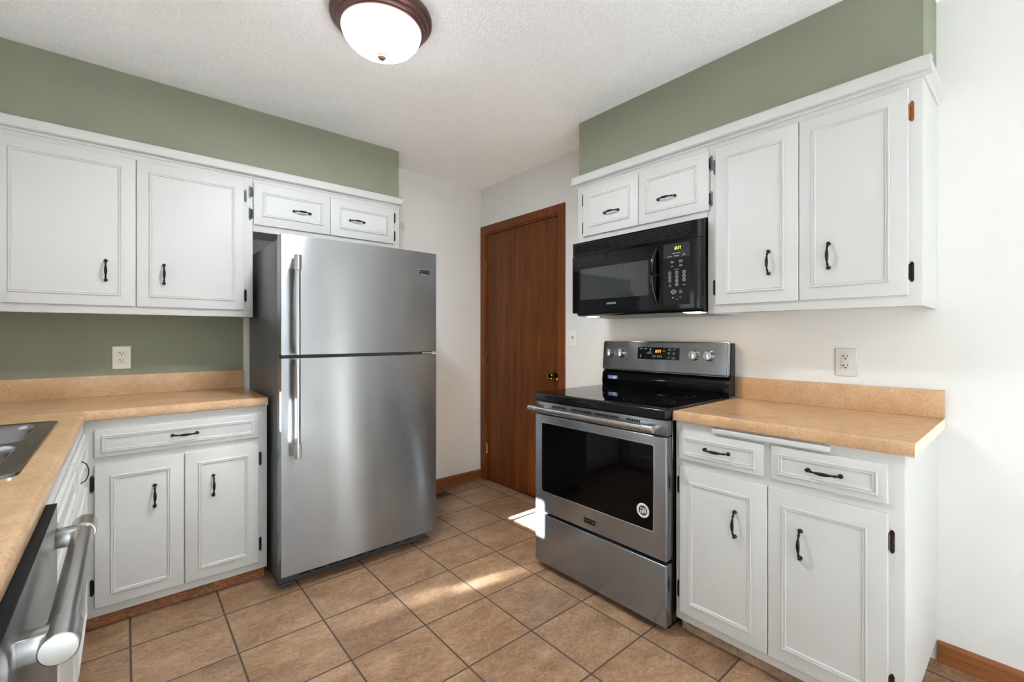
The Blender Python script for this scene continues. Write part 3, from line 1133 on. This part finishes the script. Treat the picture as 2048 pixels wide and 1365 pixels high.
# oven door
door_y = -0.652
b = MB()
b.box(-RW + 0.001, RW - 0.001, -0.645, -0.603, 0.799, 0.862, 0.003, 2)
vs = b.build('vent_rail', M['steel_dark'], rg)
segs = [(-1.470, -1.562, 9), (-1.592, -1.722, 14), (-1.745, -1.875, 14), (-1.915, -1.985, 8)]
for a0, a1, n in segs:
    b = MB()
    for k in range(n):
        xx = X(a0) + (X(a1) - X(a0)) * (k + 0.5) / n
        b.box(xx - 0.0028, xx + 0.0028, -0.6458, -0.640, 0.838, 0.849)
    b.build('vent_slots', M['black_matte'], vs)
b = MB()
b.box(-RW + 0.001, RW - 0.001, door_y, -0.603, 0.297, 0.795, 0.004, 3)
od = b.build('oven_door', M['steel_dark'], rg)
GX0, GX1, GZ0, GZ1 = X(-1.395), X(-2.056), 0.398, 0.760
b = MB()
rp = rrect((GX0 + GX1) / 2, (GZ0 + GZ1) / 2, (GX1 - GX0) / 2, (GZ1 - GZ0) / 2, 0.012, 5)
rp2 = rrect((GX0 + GX1) / 2, (GZ0 + GZ1) / 2, (GX1 - GX0) / 2 - 0.007, (GZ1 - GZ0) / 2 - 0.006, 0.008, 5)
loft(b, [[(x_, door_y + 0.0005, z_) for x_, z_ in rp], [(x_, door_y - 0.0012, z_) for x_, z_ in rrect((GX0 + GX1) / 2, (GZ0 + GZ1) / 2, (GX1 - GX0) / 2 - 0.003, (GZ1 - GZ0) / 2 - 0.003, 0.010, 5)], [(x_, door_y - 0.0004, z_) for x_, z_ in rp2]], close=False)
b.build('window_frame', M['silver'], od, label='bright metal window surround')
b = MB().poly([(x_, door_y - 0.0006, z_) for x_, z_ in rp2])
b.build('window_glass', M['glass_door'], od, label='black oven window')
# handle
b = MB()
hy, hz = -0.703, 0.832
b.tube([(X(-1.372), hy, hz), (X(-2.078), hy, hz)], 0.0125, 20)
hd = b.build('handle', M['steel_bar'], od)
for a0, a1 in ((-1.358, -1.412), (-2.030, -2.082)):
    mb = MB()
    mb.lathe([(0.0145, X(a0)), (0.016, X(a0) + 0.002), (0.016, X(a1) - 0.002), (0.0145, X(a1))], (0, hy, hz), 'X', 24)
    xm = (X(a0) + X(a1)) / 2
    mb.box(xm - 0.019, xm + 0.019, hy + 0.004, -0.6452, hz - 0.0125, hz + 0.0125, 0.002, 2)
    mb.build('handle_cap', M['steel_bar'], hd)
# badge on the door
b = MB()
bx, bz = X(-1.719), 0.3415
b.box(bx - 0.036, bx + 0.036, door_y - 0.0025, door_y, bz - 0.0125, bz + 0.0125, 0.001, 1, m=1)
b.box(bx + 0.0355, bx + 0.0385, door_y - 0.0035, door_y, bz - 0.0145, bz + 0.0135, m=2)
b.box(bx - 0.036, bx + 0.0385, door_y - 0.003, door_y, bz + 0.0128, bz + 0.0142, m=2)
b.text('MAYTAG', bx, bz, 0.0195, door_y - 0.0026, m=0, sx=0.90)
b.build('badge', [M['badge_gray'], M['black_plastic'], M['silver']], od)
# round sticker on the glass
b = MB()
sx_, sz_, sy_ = X(-2.002), 0.476, door_y - 0.0009
b.disc(sx_, sz_, 0.030, sy_, m=0, n=40)
b.disc(sx_, sz_, 0.0205, sy_ - 0.0003, m=1, n=36)
for k in range(4):
    # slanted stripes of the centre mark
    a = -0.011 + k * 0.0072
    b.poly([(sx_ + a, sy_ - 0.0006, sz_ - 0.014 + 0.002 * k), (sx_ + a + 0.0042, sy_ - 0.0006, sz_ - 0.014 + 0.002 * k), (sx_ + a + 0.0022, sy_ - 0.0006, sz_ + 0.012), (sx_ + a - 0.002, sy_ - 0.0006, sz_ + 0.010)], 0)
b.box(sx_ - 0.014, sx_ + 0.003, sy_ - 0.0008, sy_ - 0.0002, sz_ + 0.001, sz_ + 0.006, m=1)
for k, ch in enumerate('AMERICA'):
    a = math.radians(62 - k * 23)
    b.text(ch, sx_ + 0.0252 * math.cos(a), sz_ + 0.0252 * math.sin(a), 0.0095, sy_ - 0.0003, m=1, rot=a - PI / 2)
for k in range(11):
    a = math.radians(105 + k * 15)
    b.text('I', sx_ + 0.0252 * math.cos(a), sz_ + 0.0252 * math.sin(a), 0.006, sy_ - 0.0003, m=2, rot=a - PI / 2)
b.build('round_sticker', [M['sticker_white'], M['ink_dark'], M['ink_gray']], od, label='round black and white sticker')
# drawer
b = MB().box(-RW + 0.001, RW - 0.003, door_y, -0.603, 0.032, 0.282, 0.004, 3)
b.build('storage_drawer', M['steel_dark'], rg)
# backguard
b = MB()
side = [(-0.028, 0.907), (-0.095, 0.907), (-0.100, 0.935), (-0.094, 0.985), (-0.078, 1.000), (-0.070, 1.166), (-0.028, 1.166)]
b.prism(side, lambda u, v, t: (t, u, v), -RW + 0.004, RW, m=0)
b.build('backguard', M['black'], rg)
b = MB()
# riser plate in glossy black
b.prism([(-0.0955, 0.912), (-0.1025, 0.935), (-0.0965, 0.9845), (-0.092, 0.9845), (-0.09, 0.912)], lambda u, v, t: (t, u, v), -RW + 0.012, RW - 0.022, smooth=False)
b.build('riser', M['black_plastic'], rg)
# control panel: leaning stainless plate with rounded ends
ang = math.atan2(0.016, 0.168)
pan = bpy.data.objects.new('control_panel', None)
pz0, pz1 = 1.004, 1.174
b = MB()
hw = RW - 0.002
outl = rrect(0, (pz1 - pz0) / 2, hw, (pz1 - pz0) / 2, 0.014, 5)
b.prism(outl, lambda u, v, t: (u, t, v), 0.0, 0.022)
bmesh.ops.bevel(b.bm, geom=[e for e in b.bm.edges if all(abs(v.co.y) < 1e-6 for v in e.verts)], offset=0.008, segments=3, affect='EDGES')
pn = b.build('control_panel', M['steel_dark'], rg, (0, -0.1015, pz0), (-ang, 0, 0), sharp=50)
PX = lambda y: -y - 1.730
# display
b = MB()
dx0, dx1, dz0, dz1 = X(-1.600), X(-1.852), 0.0705, 0.136
b.box(dx0, dx1, -0.0012, 0.002, dz0, dz1, m=0)
b.box(dx0 - 0.004, dx0, -0.0016, 0.002, dz0, dz1, m=1)
b.build('display', [M['glass_black'], M['silver']], pn)

SEG = {'1': 'bc', '2': 'abged', '7': 'abc', ':': ''}


def seven(mb, s, x, z, h, y, m=0, slant=0.12):
    w = h * 0.42
    th = h * 0.12
    cx = x
    for ch in s:
        if ch == ':':
            for zz in (0.3, 0.7):
                mb.box(cx, cx + th, y - 0.0003, y, z + h * zz - th / 2 + 0, z + h * zz + th / 2, m=m)
            cx += th * 2.2
            continue
        S = {'a': (0, w, h - th, h), 'g': (0, w, (h - th) / 2, (h + th) / 2), 'd': (0, w, 0, th), 'b': (w - th, w, h / 2, h), 'c': (w - th, w, 0, h / 2), 'e': (0, th, 0, h / 2), 'f': (0, th, h / 2, h)}
        for k in SEG[ch]:
            a0, a1, b0, b1 = S[k]
            mb.poly([(cx + a0 + slant * b0, y, z + b0), (cx + a1 + slant * b0, y, z + b0), (cx + a1 + slant * b1, y, z + b1), (cx + a0 + slant * b1, y, z + b1)], m)
        cx += w + h * 0.16


b = MB()
dy = -0.0016
seven(b, '12:27', X(-1.7065), 0.1075, 0.0150, dy, 0)
b.build('clock_digits', M['led_orange'], pn, label='orange clock reading 12:27')
b = MB()
b_left = MB()
b_mid = MB()


def tx(s, xf, zf, size, m=0):
    (b_left if xf < 0.36 else b_mid if xf < 0.6 else b).text(s, dx0 + (dx1 - dx0) * xf, dz0 + (dz1 - dz0) * zf, size, -0.0013, m=m)


for s, xf, zf, sz in (('BAKE', 0.09, 0.86, 0.007), ('BROIL', 0.20, 0.86, 0.007), ('KEEP', 0.31, 0.60, 0.0065), ('WARM', 0.26, 0.50, 0.006), ('LOCK', 0.33, 0.50, 0.006),
                      ('TEMP', 0.645, 0.70, 0.006), ('+', 0.64, 0.88, 0.009), ('-', 0.645, 0.52, 0.009), ('COOK', 0.77, 0.86, 0.006), ('TIME', 0.77, 0.78, 0.006), ('OFF', 0.89, 0.86, 0.007),
                      ('CLEAN', 0.755, 0.20, 0.0055), ('TIMER', 0.875, 0.20, 0.0055), ('SET/OFF', 0.875, 0.10, 0.0055), ('START', 0.42, 0.26, 0.0075), ('CANCEL', 0.545, 0.26, 0.0075), ('OFF', 0.08, 0.18, 0.006)):
    tx(s, xf, zf, sz)
for xf, zf in ((0.76, 0.53), (0.875, 0.53)):
    cx_, cz_ = dx0 + (dx1 - dx0) * xf, dz0 + (dz1 - dz0) * zf
    b.disc(cx_, cz_, 0.0050, -0.0014, m=0, n=16, r_in=0.0036)
    b.text('=', cx_, cz_, 0.008, -0.0013)
for xf in (0.42, 0.545):
    cx_, cz_ = dx0 + (dx1 - dx0) * xf, dz0 + (dz1 - dz0) * 0.27
    b_mid.ring(cx_ - 0.013, cx_ + 0.013, cz_ - 0.008, cz_ + 0.008, [(0, 0), (0.0006, 0)], lambda u, v, h: (u, -0.0014, v), m=1)
b_left.disc(dx0 + (dx1 - dx0) * 0.32, dz0 + (dz1 - dz0) * 0.82, 0.0042, -0.0014, m=2, n=14, r_in=0.0022)
b_left.disc(dx0 + (dx1 - dx0) * 0.08, dz0 + (dz1 - dz0) * 0.32, 0.003, -0.0014, m=0, n=12)
b.build('key_legends', [M['ink_white'], M['ink_gray'], M['led_green']], pn)
b_mid.build('key_legends', [M['ink_white'], M['ink_gray']], pn)
b_left.build('key_legends', [M['ink_white'], M['ink_gray'], M['led_green']], pn)
# knobs
for ky in (-1.413, -1.491, -1.935, -2.011):
    mb = MB()
    mb.lathe([(0.0265, 0.0), (0.0265, 0.004), (0.0245, 0.007), (0.0225, 0.020), (0.0205, 0.024), (0.0, 0.024)], axis='Y', n=28)
    mb.box(-0.0055, 0.0055, -0.034, -0.020, -0.022, 0.022, 0.002, 2)
    kn = mb.build('knob', M['chrome'], pn, (X(ky), 0.0005, 0.099), (0, 0, 0), sharp=40)
    mb = MB()
    for k, (dx_, dz_) in enumerate(((0.003, 0.038), (-0.002, -0.040), (0.032, 0.012))):
        mb.text('OFF' if k == 0 else ('LO' if k == 1 else 'HI'), dx_, dz_, 0.0065, -0.0001)
    mb.disc(0, 0, 0.0315, -0.0002, n=32, r_in=0.0308)
    mb.build('knob_legend', M['ink_dark'], kn)
# blue guarantee sticker on the riser
b = MB()
st = []
y0_ = -0.1008
b.quad(X(-1.398), X(-1.470), 0.938, 0.970, y0_, 0)
b.text('10', X(-1.4165), 0.9555, 0.020, y0_ - 0.0002, m=1, sx=1.1)
for k, zz in enumerate((0.964, 0.958, 0.952)):
    b.quad(X(-1.432), X(-1.464 + 0.004 * k), zz - 0.0022, zz + 0.0018, y0_ - 0.0003, 1)
b.quad(X(-1.401), X(-1.467), 0.9405, 0.9435, y0_ - 0.0003, 1)
stk = b.build('guarantee_sticker', [M['sticker_blue'], M['sticker_white']], rg, label='small blue and white sticker')

# ------------------------------------------------------------------ microwave over the range
mw = thing('microwave_oven', (0, -1.7235, 1.300), ROT_RIGHT, 'black over-the-range microwave hanging under the short white cabinet', 'microwave')
X = lambda y: -(-1.346 + (y + 1.368) * 1.0087) - 1.7235
Z = lambda z: 1.205 + (z - 1.205) * 1.0117 - 1.300
MW = 0.3770
b = MB()
body = [(-0.010, Z(1.304)), (-0.3050, Z(1.3125)), (-0.3200, Z(1.322)), (-0.3200, Z(1.7175)), (-0.275, 0.4385), (-0.010, 0.4385)]
b.prism(body, lambda u, v, t: (t, u, v), -MW + 0.004, MW - 0.004)
b.build('body', M['black'], mw)
# front frame: top vent grille
b = MB()
r = 0.018


def front_outline(x0, x1, yb, yf, rl, rr):
    pts = [(x0, yb)]
    n = 6
    if rl:
        pts += [(x0 + rl - rl * math.cos(PI / 2 * k / n), yf + rl - rl * math.sin(PI / 2 * k / n)) for k in range(n + 1)]
    else:
        pts += [(x0, yf)]
    if rr:
        pts += [(x1 - rr + rr * math.sin(PI / 2 * k / n), yf + rr - rr * math.cos(PI / 2 * k / n)) for k in range(n + 1)]
    else:
        pts += [(x1, yf)]
    return pts + [(x1, yb)]


b.prism(front_outline(-MW, MW, -0.3200, -0.3580, 0.010, 0.030), lambda u, v, t: (u, v, t), Z(1.641), Z(1.7165), smooth=True)
vg = b.build('vent_grille', M['black_plastic'], mw, sharp=40)
b = MB()
gx0, gx1 = -MW + 0.018, X(-2.075)
b.box(gx0, gx1, -0.3588, -0.3560, Z(1.6520), Z(1.7090), m=0)
for k in range(6):
    z0 = Z(1.6545) + k * 0.0098
    b.prism([(-0.3586, z0), (-0.3635, z0 - 0.0010), (-0.3640, z0 + 0.0010), (-0.3586, z0 + 0.0042)], lambda u, v, t: (t, u, v), gx0, gx1, m=1)
b.build('grille_louvres', [M['black_matte'], plain('louvre_plastic', (34, 34, 35), 0.35)], vg)
# door with the screen
b = MB()
DX0, DX1 = -MW, X(-1.930)
b.prism(front_outline(DX0, DX1, -0.3200, -0.3620, 0.010, 0.0), lambda u, v, t: (u, v, t), Z(1.327), Z(1.638), smooth=True)
md = b.build('door', M['black_plastic'], mw, sharp=40)
b = MB()
wx0, wx1, wz0, wz1 = X(-1.433), X(-1.860), Z(1.398), Z(1.5675)
b.quad(wx0, wx1, wz0, wz1, -0.3626, 0)
b.build('screen', M['glass_micro'], md, label='grey smoked screen')
b = MB().text('KENMORE', X(-1.640), Z(1.371), 0.0135, -0.3621, sx=0.95)
b.build('brand_lettering', M['ink_white'], md)
b = MB()
for k in range(6):
    b.disc(X(-1.413) + (k % 3) * 0.005, Z(1.588) + (k // 3) * 0.006, 0.0013, -0.3622, n=8)
b.build('door_marks', M['ink_gray'], md)
# bowed handle
pts, rad = [], []
for k in range(17):
    u = -1 + 2 * k / 16
    pts.append((X(-1.905) - 0.012 * (1 - u * u), -0.3650 - 0.026 * (1 - u * u), Z(1.487) + u * 0.132))
    rad.append(0.006 + 0.006 * (1 - u * u))
b = MB().tube(pts, rad, 14, squash=1.0)
b.build('handle', M['black_plastic'], md)
# control panel
b = MB()
b.prism(front_outline(X(-1.9325), MW, -0.3200, -0.3620, 0.0, 0.030), lambda u, v, t: (u, v, t), Z(1.327), Z(1.638), smooth=True)
cp = b.build('control_panel', M['black_plastic'], mw, sharp=40)
cx0, cx1, cz0, cz1 = X(-1.939), X(-2.071), Z(1.345), Z(1.625)
b = MB().quad(cx0, cx1, cz0, cz1, -0.3623, 0)
b.quad(cx0 + 0.001, cx1 - 0.001, Z(1.560), cz1 - 0.001, -0.3626, 1)
b.build('keypad', [M['glass_black'], plain('keypad_upper', (40, 40, 42), 0.12)], cp)
b = MB()
seven(b, '12:27', X(-1.992), Z(1.5965), 0.0135, -0.3632, 0, slant=0.18)
b.build('clock_digits', M['led_yellow'], cp, label='yellow-green clock reading 12:27')
b = MB()
KX = lambda f: cx0 + (cx1 - cx0) * f
yk = -0.3628
for s, f, z, sz in (('Auto Touch', 0.50, 1.580, 0.0078), ('Popcorn', 0.25, 1.5675, 0.0062), ('Beverage', 0.51, 1.5680, 0.0062), ('Reheat', 0.78, 1.5675, 0.0062), ('Auto', 0.78, 1.5745, 0.0055),
                    ('Auto', 0.34, 1.5450, 0.0058), ('Defrost', 0.34, 1.5385, 0.0058), ('Cooking', 0.66, 1.5450, 0.0058), ('Power', 0.66, 1.5385, 0.0058),
                    ('Clock', 0.34, 1.5215, 0.0058), ('Timer', 0.66, 1.5255, 0.0058), ('On/Off', 0.66, 1.5190, 0.0058), ('Time Cook', 0.5, 1.5065, 0.0052),
                    ('Add', 0.26, 1.4365, 0.0055), ('30 sec', 0.26, 1.4305, 0.0055), ('Reset', 0.79, 1.4330, 0.0055), ('Start', 0.39, 1.4045, 0.0062), ('Stop', 0.66, 1.4060, 0.0058), ('Clear', 0.66, 1.4000, 0.0058), ('Hood', 0.52, 1.3690, 0.0050)):
    b.text(s, KX(f), Z(z), sz, yk, 0)
for r_, row in enumerate(('123', '456', '789', ' 0 ')):
    for c_, ch in enumerate(row):
        if ch == ' ':
            continue
        x_, z_ = KX(0.25 + 0.265 * c_), Z(1.4910 - 0.0178 * r_)
        b.text(ch, x_, z_, 0.0095, yk, 0)
        b.disc(x_, z_, 0.0074, yk - 0.0003, 0, 20, 0.0064)
dm = [(KX(0.39) + a_ * 0.0150, Z(1.4045) + c_ * 0.0115) for a_, c_ in ((1, 0), (0, 1), (-1, 0), (0, -1))]
dn = [(KX(0.39) + a_ * 0.0125, Z(1.4045) + c_ * 0.0094) for a_, c_ in ((1, 0), (0, 1), (-1, 0), (0, -1))]
for k in range(4):
    k2 = (k + 1) % 4
    b.poly([(dm[k][0], yk - 0.0003, dm[k][1]), (dm[k2][0], yk - 0.0003, dm[k2][1]), (dn[k2][0], yk - 0.0003, dn[k2][1]), (dn[k][0], yk - 0.0003, dn[k][1])], 0)
b.disc(KX(0.66), Z(1.403), 0.0085, yk - 0.0003, 1, 20, 0.0078)
b.disc(KX(0.37), Z(1.3775), 0.0045, yk - 0.0003, 1, 14)
b.disc(KX(0.65), Z(1.3785), 0.0048, yk - 0.0003, 1, 14, 0.0032)
b.build('key_legends', [M['ink_white'], M['ink_gray']], cp)
# underside: pale filter plate and two lamps
ub = MB()


def under(z_at_front, y):
    return z_at_front


def plate(u0, u1, y0, y1, drop):
    f = lambda y: Z(1.304) + (1.3125 - 1.304) * (-(y) - 0.010) / 0.295 - drop
    return [(u0, y0, f(y0)), (u1, y0, f(y0)), (u1, y1, f(y1)), (u0, y1, f(y1))]


ub.poly(plate(-MW + 0.01, MW - 0.01, -0.300, -0.02, 0.0008))
ub.build('grease_filter', M['filter'], mw)
b = MB().poly(plate(0.262, 0.345, -0.300, -0.240, 0.002))
b.build('task_lamp', M['hood_lamp'], mw, label='lit warm lamp lens')
b = MB().poly(plate(-0.335, -0.275, -0.288, -0.240, 0.002))
b.build('task_lamp', M['hood_lamp_pale'], mw, label='pale lamp lens')
for xx, yy in ((-0.27, -0.292), (0.05, -0.292), (0.17, -0.294), (0.30, -0.294)):
    MB().poly(plate(xx, xx + 0.016, yy, yy + 0.012, 0.003)).build('filter_clip', M['black_matte'], mw)

# ------------------------------------------------------------------ dishwasher (left wall)
dw = thing('dishwasher', (XW, -2.365, 0), ROT_LEFT, 'stainless steel dishwasher with a round bar handle beside the sink cabinet', 'dishwasher')
# local x = world y + 2.365; local y = XW - world x
DWX = 0.601
DF = -(-2.397 - XW)      # door plane
b = MB().box(0.004, DWX - 0.004, DF + 0.04, -0.03, 0.10, 0.852)
b.build('tub', M['black_matte'], dw)
b = MB().box(0.0, DWX, DF, DF + 0.038, 0.115, 0.8560, 0.002, 2)
dd = b.build('door', M['steel'], dw)
b = MB().box(0.0, DWX, DF, DF + 0.038, 0.8562, 0.8600, 0.001, 1)
b.build('control_strip', M['black_matte'], dw)
MB().box(0.004, DWX - 0.004, DF + 0.055, DF + 0.075, 0.004, 0.10).build('toe_panel', M['black_matte'], dw)
hy, hz = DF - 0.040, 0.795
b = MB().tube([(0.13, hy, hz), (0.62, hy, hz)], 0.0180, 24)
hd = b.build('handle', M['steel_bar'], dd)
for a0, a1 in ((0.118, 0.178), (0.577, 0.637)):
    mb = MB()
    if a0 < 0.3:
        mb.lathe([(0.0, a0 - 0.0012), (0.0192, a0), (0.0207, a0 + 0.0012), (0.0207, a1 - 0.001), (0.0195, a1)], (0, hy, hz), 'X', 28)
    else:
        mb.lathe([(0.0195, a0), (0.0207, a0 + 0.001), (0.0207, a1 - 0.0012), (0.0192, a1), (0.0, a1 + 0.0012)], (0, hy, hz), 'X', 28)
    mb.build('handle_cap', M['steel_bar'], hd)
b.bm if False else None
for xm in (0.150, 0.575):
    MB().box(xm - 0.014, xm + 0.014, hy + 0.004, DF + 0.001, hz - 0.017, hz + 0.017, 0.002, 2).build('handle_post', M['steel_bar'], hd)

# ------------------------------------------------------------------ ceiling light
cl = thing('ceiling_light', (-1.535, -1.420, CEIL), 0, 'round flush ceiling light with a bronze rim and lit white glass dome', 'ceiling light')
b = MB().lathe([(0.150, -0.002), (0.186, -0.002), (0.191, -0.006), (0.191, -0.018), (0.183, -0.026), (0.178, -0.027), (0.176, -0.036), (0.170, -0.042), (0.166, -0.043), (0.164, -0.052), (0.157, -0.058), (0.150, -0.058)], (0, 0, 0), 'Z', 72)
b.build('rim', M['bronze_lamp'], cl, sharp=50)
area('bulb_light', (-1.535, -1.420, CEIL - 0.075), (0, 0, -1), 0.18, 0.18, 52, (0.90, 0.98, 1.06))
prof = []
for k in range(15):
    a = PI / 2 * k / 14
    prof.append((0.150 * math.cos(a), -0.050 - 0.099 * math.sin(a)))
prof[-1] = (0.0, -0.149)
b = MB().lathe(prof, (0, 0, 0), 'Z', 64)
b.build('glass_dome', M['lamp_glass'], cl, sharp=80)
b = MB().lathe([(0.0170, -0.144), (0.0180, -0.150), (0.0150, -0.155), (0.0160, -0.159), (0.0100, -0.166), (0.0, -0.169)], (0, 0, 0), 'Z', 20)
b.build('finial', M['copper_finial'], cl, label='small copper finial')

# ------------------------------------------------------------------ outlets, switch, floor register


def outlet(loc, rz, label, mat):
    t_ = thing('wall_outlet', loc, rz, label, 'outlet', 'GFCI wall outlets')
    MB().box(-0.037, 0.037, -0.0065, -0.001, -0.058, 0.058, 0.0035, 3).build('cover_plate', mat, t_)
    b = MB().box(-0.0175, 0.0175, -0.0085, -0.005, -0.0345, 0.0345, 0.0012, 2)
    rc = b.build('receptacle', mat, t_)
    b = MB()
    y = -0.0087
    for zc in (0.0215, -0.0165):
        b.quad(-0.0078, -0.0052, zc, zc + 0.0085, y)
        b.quad(-0.0138, -0.0078, zc + 0.0032, zc + 0.0052, y)
        b.quad(0.0052, 0.0074, zc + 0.0005, zc + 0.0080, y)
        b.disc(0, zc - 0.0065, 0.0031, y, n=14)
    b.disc(0.0138, -0.0068, 0.0013, y, n=10)
    b.build('slots', M['slot'], rc)
    b = MB()
    b.box(-0.0075, 0.0075, -0.0094, -0.0080, 0.0020, 0.0072, 0.0004, 1)
    b.box(-0.0075, 0.0075, -0.0094, -0.0080, -0.0052, 0.0, 0.0004, 1)
    b.build('test_buttons', mat, rc)
    for z in (0.048, -0.048):
        MB().lathe([(0.0032, 0.0062), (0.0030, 0.0072), (0.0, 0.0074)], (0, 0, z), 'Y', 12).build('screw', mat, t_)
    return t_


outlet((-2.304, 0, 1.091), ROT_BACK, 'almond wall outlet on the green wall above the peach backsplash', M['outlet'])
outlet((0, -2.549, 1.093), ROT_RIGHT, 'pale grey wall outlet above the straight counter right of the range', M['outlet_gray'])
sw = thing('light_switch', (0, -1.036, 1.189), ROT_RIGHT, 'white light switch plate between the brown door and the microwave', 'light switch')
MB().box(-0.036, 0.036, -0.006, -0.001, -0.0575, 0.0575, 0.003, 3).build('cover_plate', M['switch'], sw)
b = MB().box(-0.0050, 0.0050, -0.0072, -0.005, -0.0120, 0.0120)
b.build('toggle_slot', M['outlet_gray'], sw)
b = MB().prism([(-0.006, -0.004), (-0.016, 0.004), (-0.0165, 0.009), (-0.006, 0.006)], lambda u, v, t: (t, u, v), -0.0035, 0.0035)
b.build('toggle', M['ink_gray'], sw)
for z in (0.030, -0.030):
    MB().lathe([(0.0030, 0.0058), (0.0028, 0.0068), (0.0, 0.007)], (0, 0, z), 'Y', 12).build('screw', M['switch'], sw)

fv = thing('floor_register', (-0.540, -0.132, 0), 0, 'dark brown floor register in the tile beside the refrigerator, near the brown door', 'floor vent')
b = MB()
b.box(-0.155, 0.130, -0.052, 0.045, 0.0003, 0.004, 0.0015, 2)
b.build('frame', plain('brown_register', (84, 66, 52), 0.45), fv)
b = MB()
for k in range(20):
    xk = -0.140 + k * 0.0133
    b.box(xk, xk + 0.006, -0.040, 0.033, 0.0038, 0.0043)
b.build('louvres', M['black_matte'], fv)
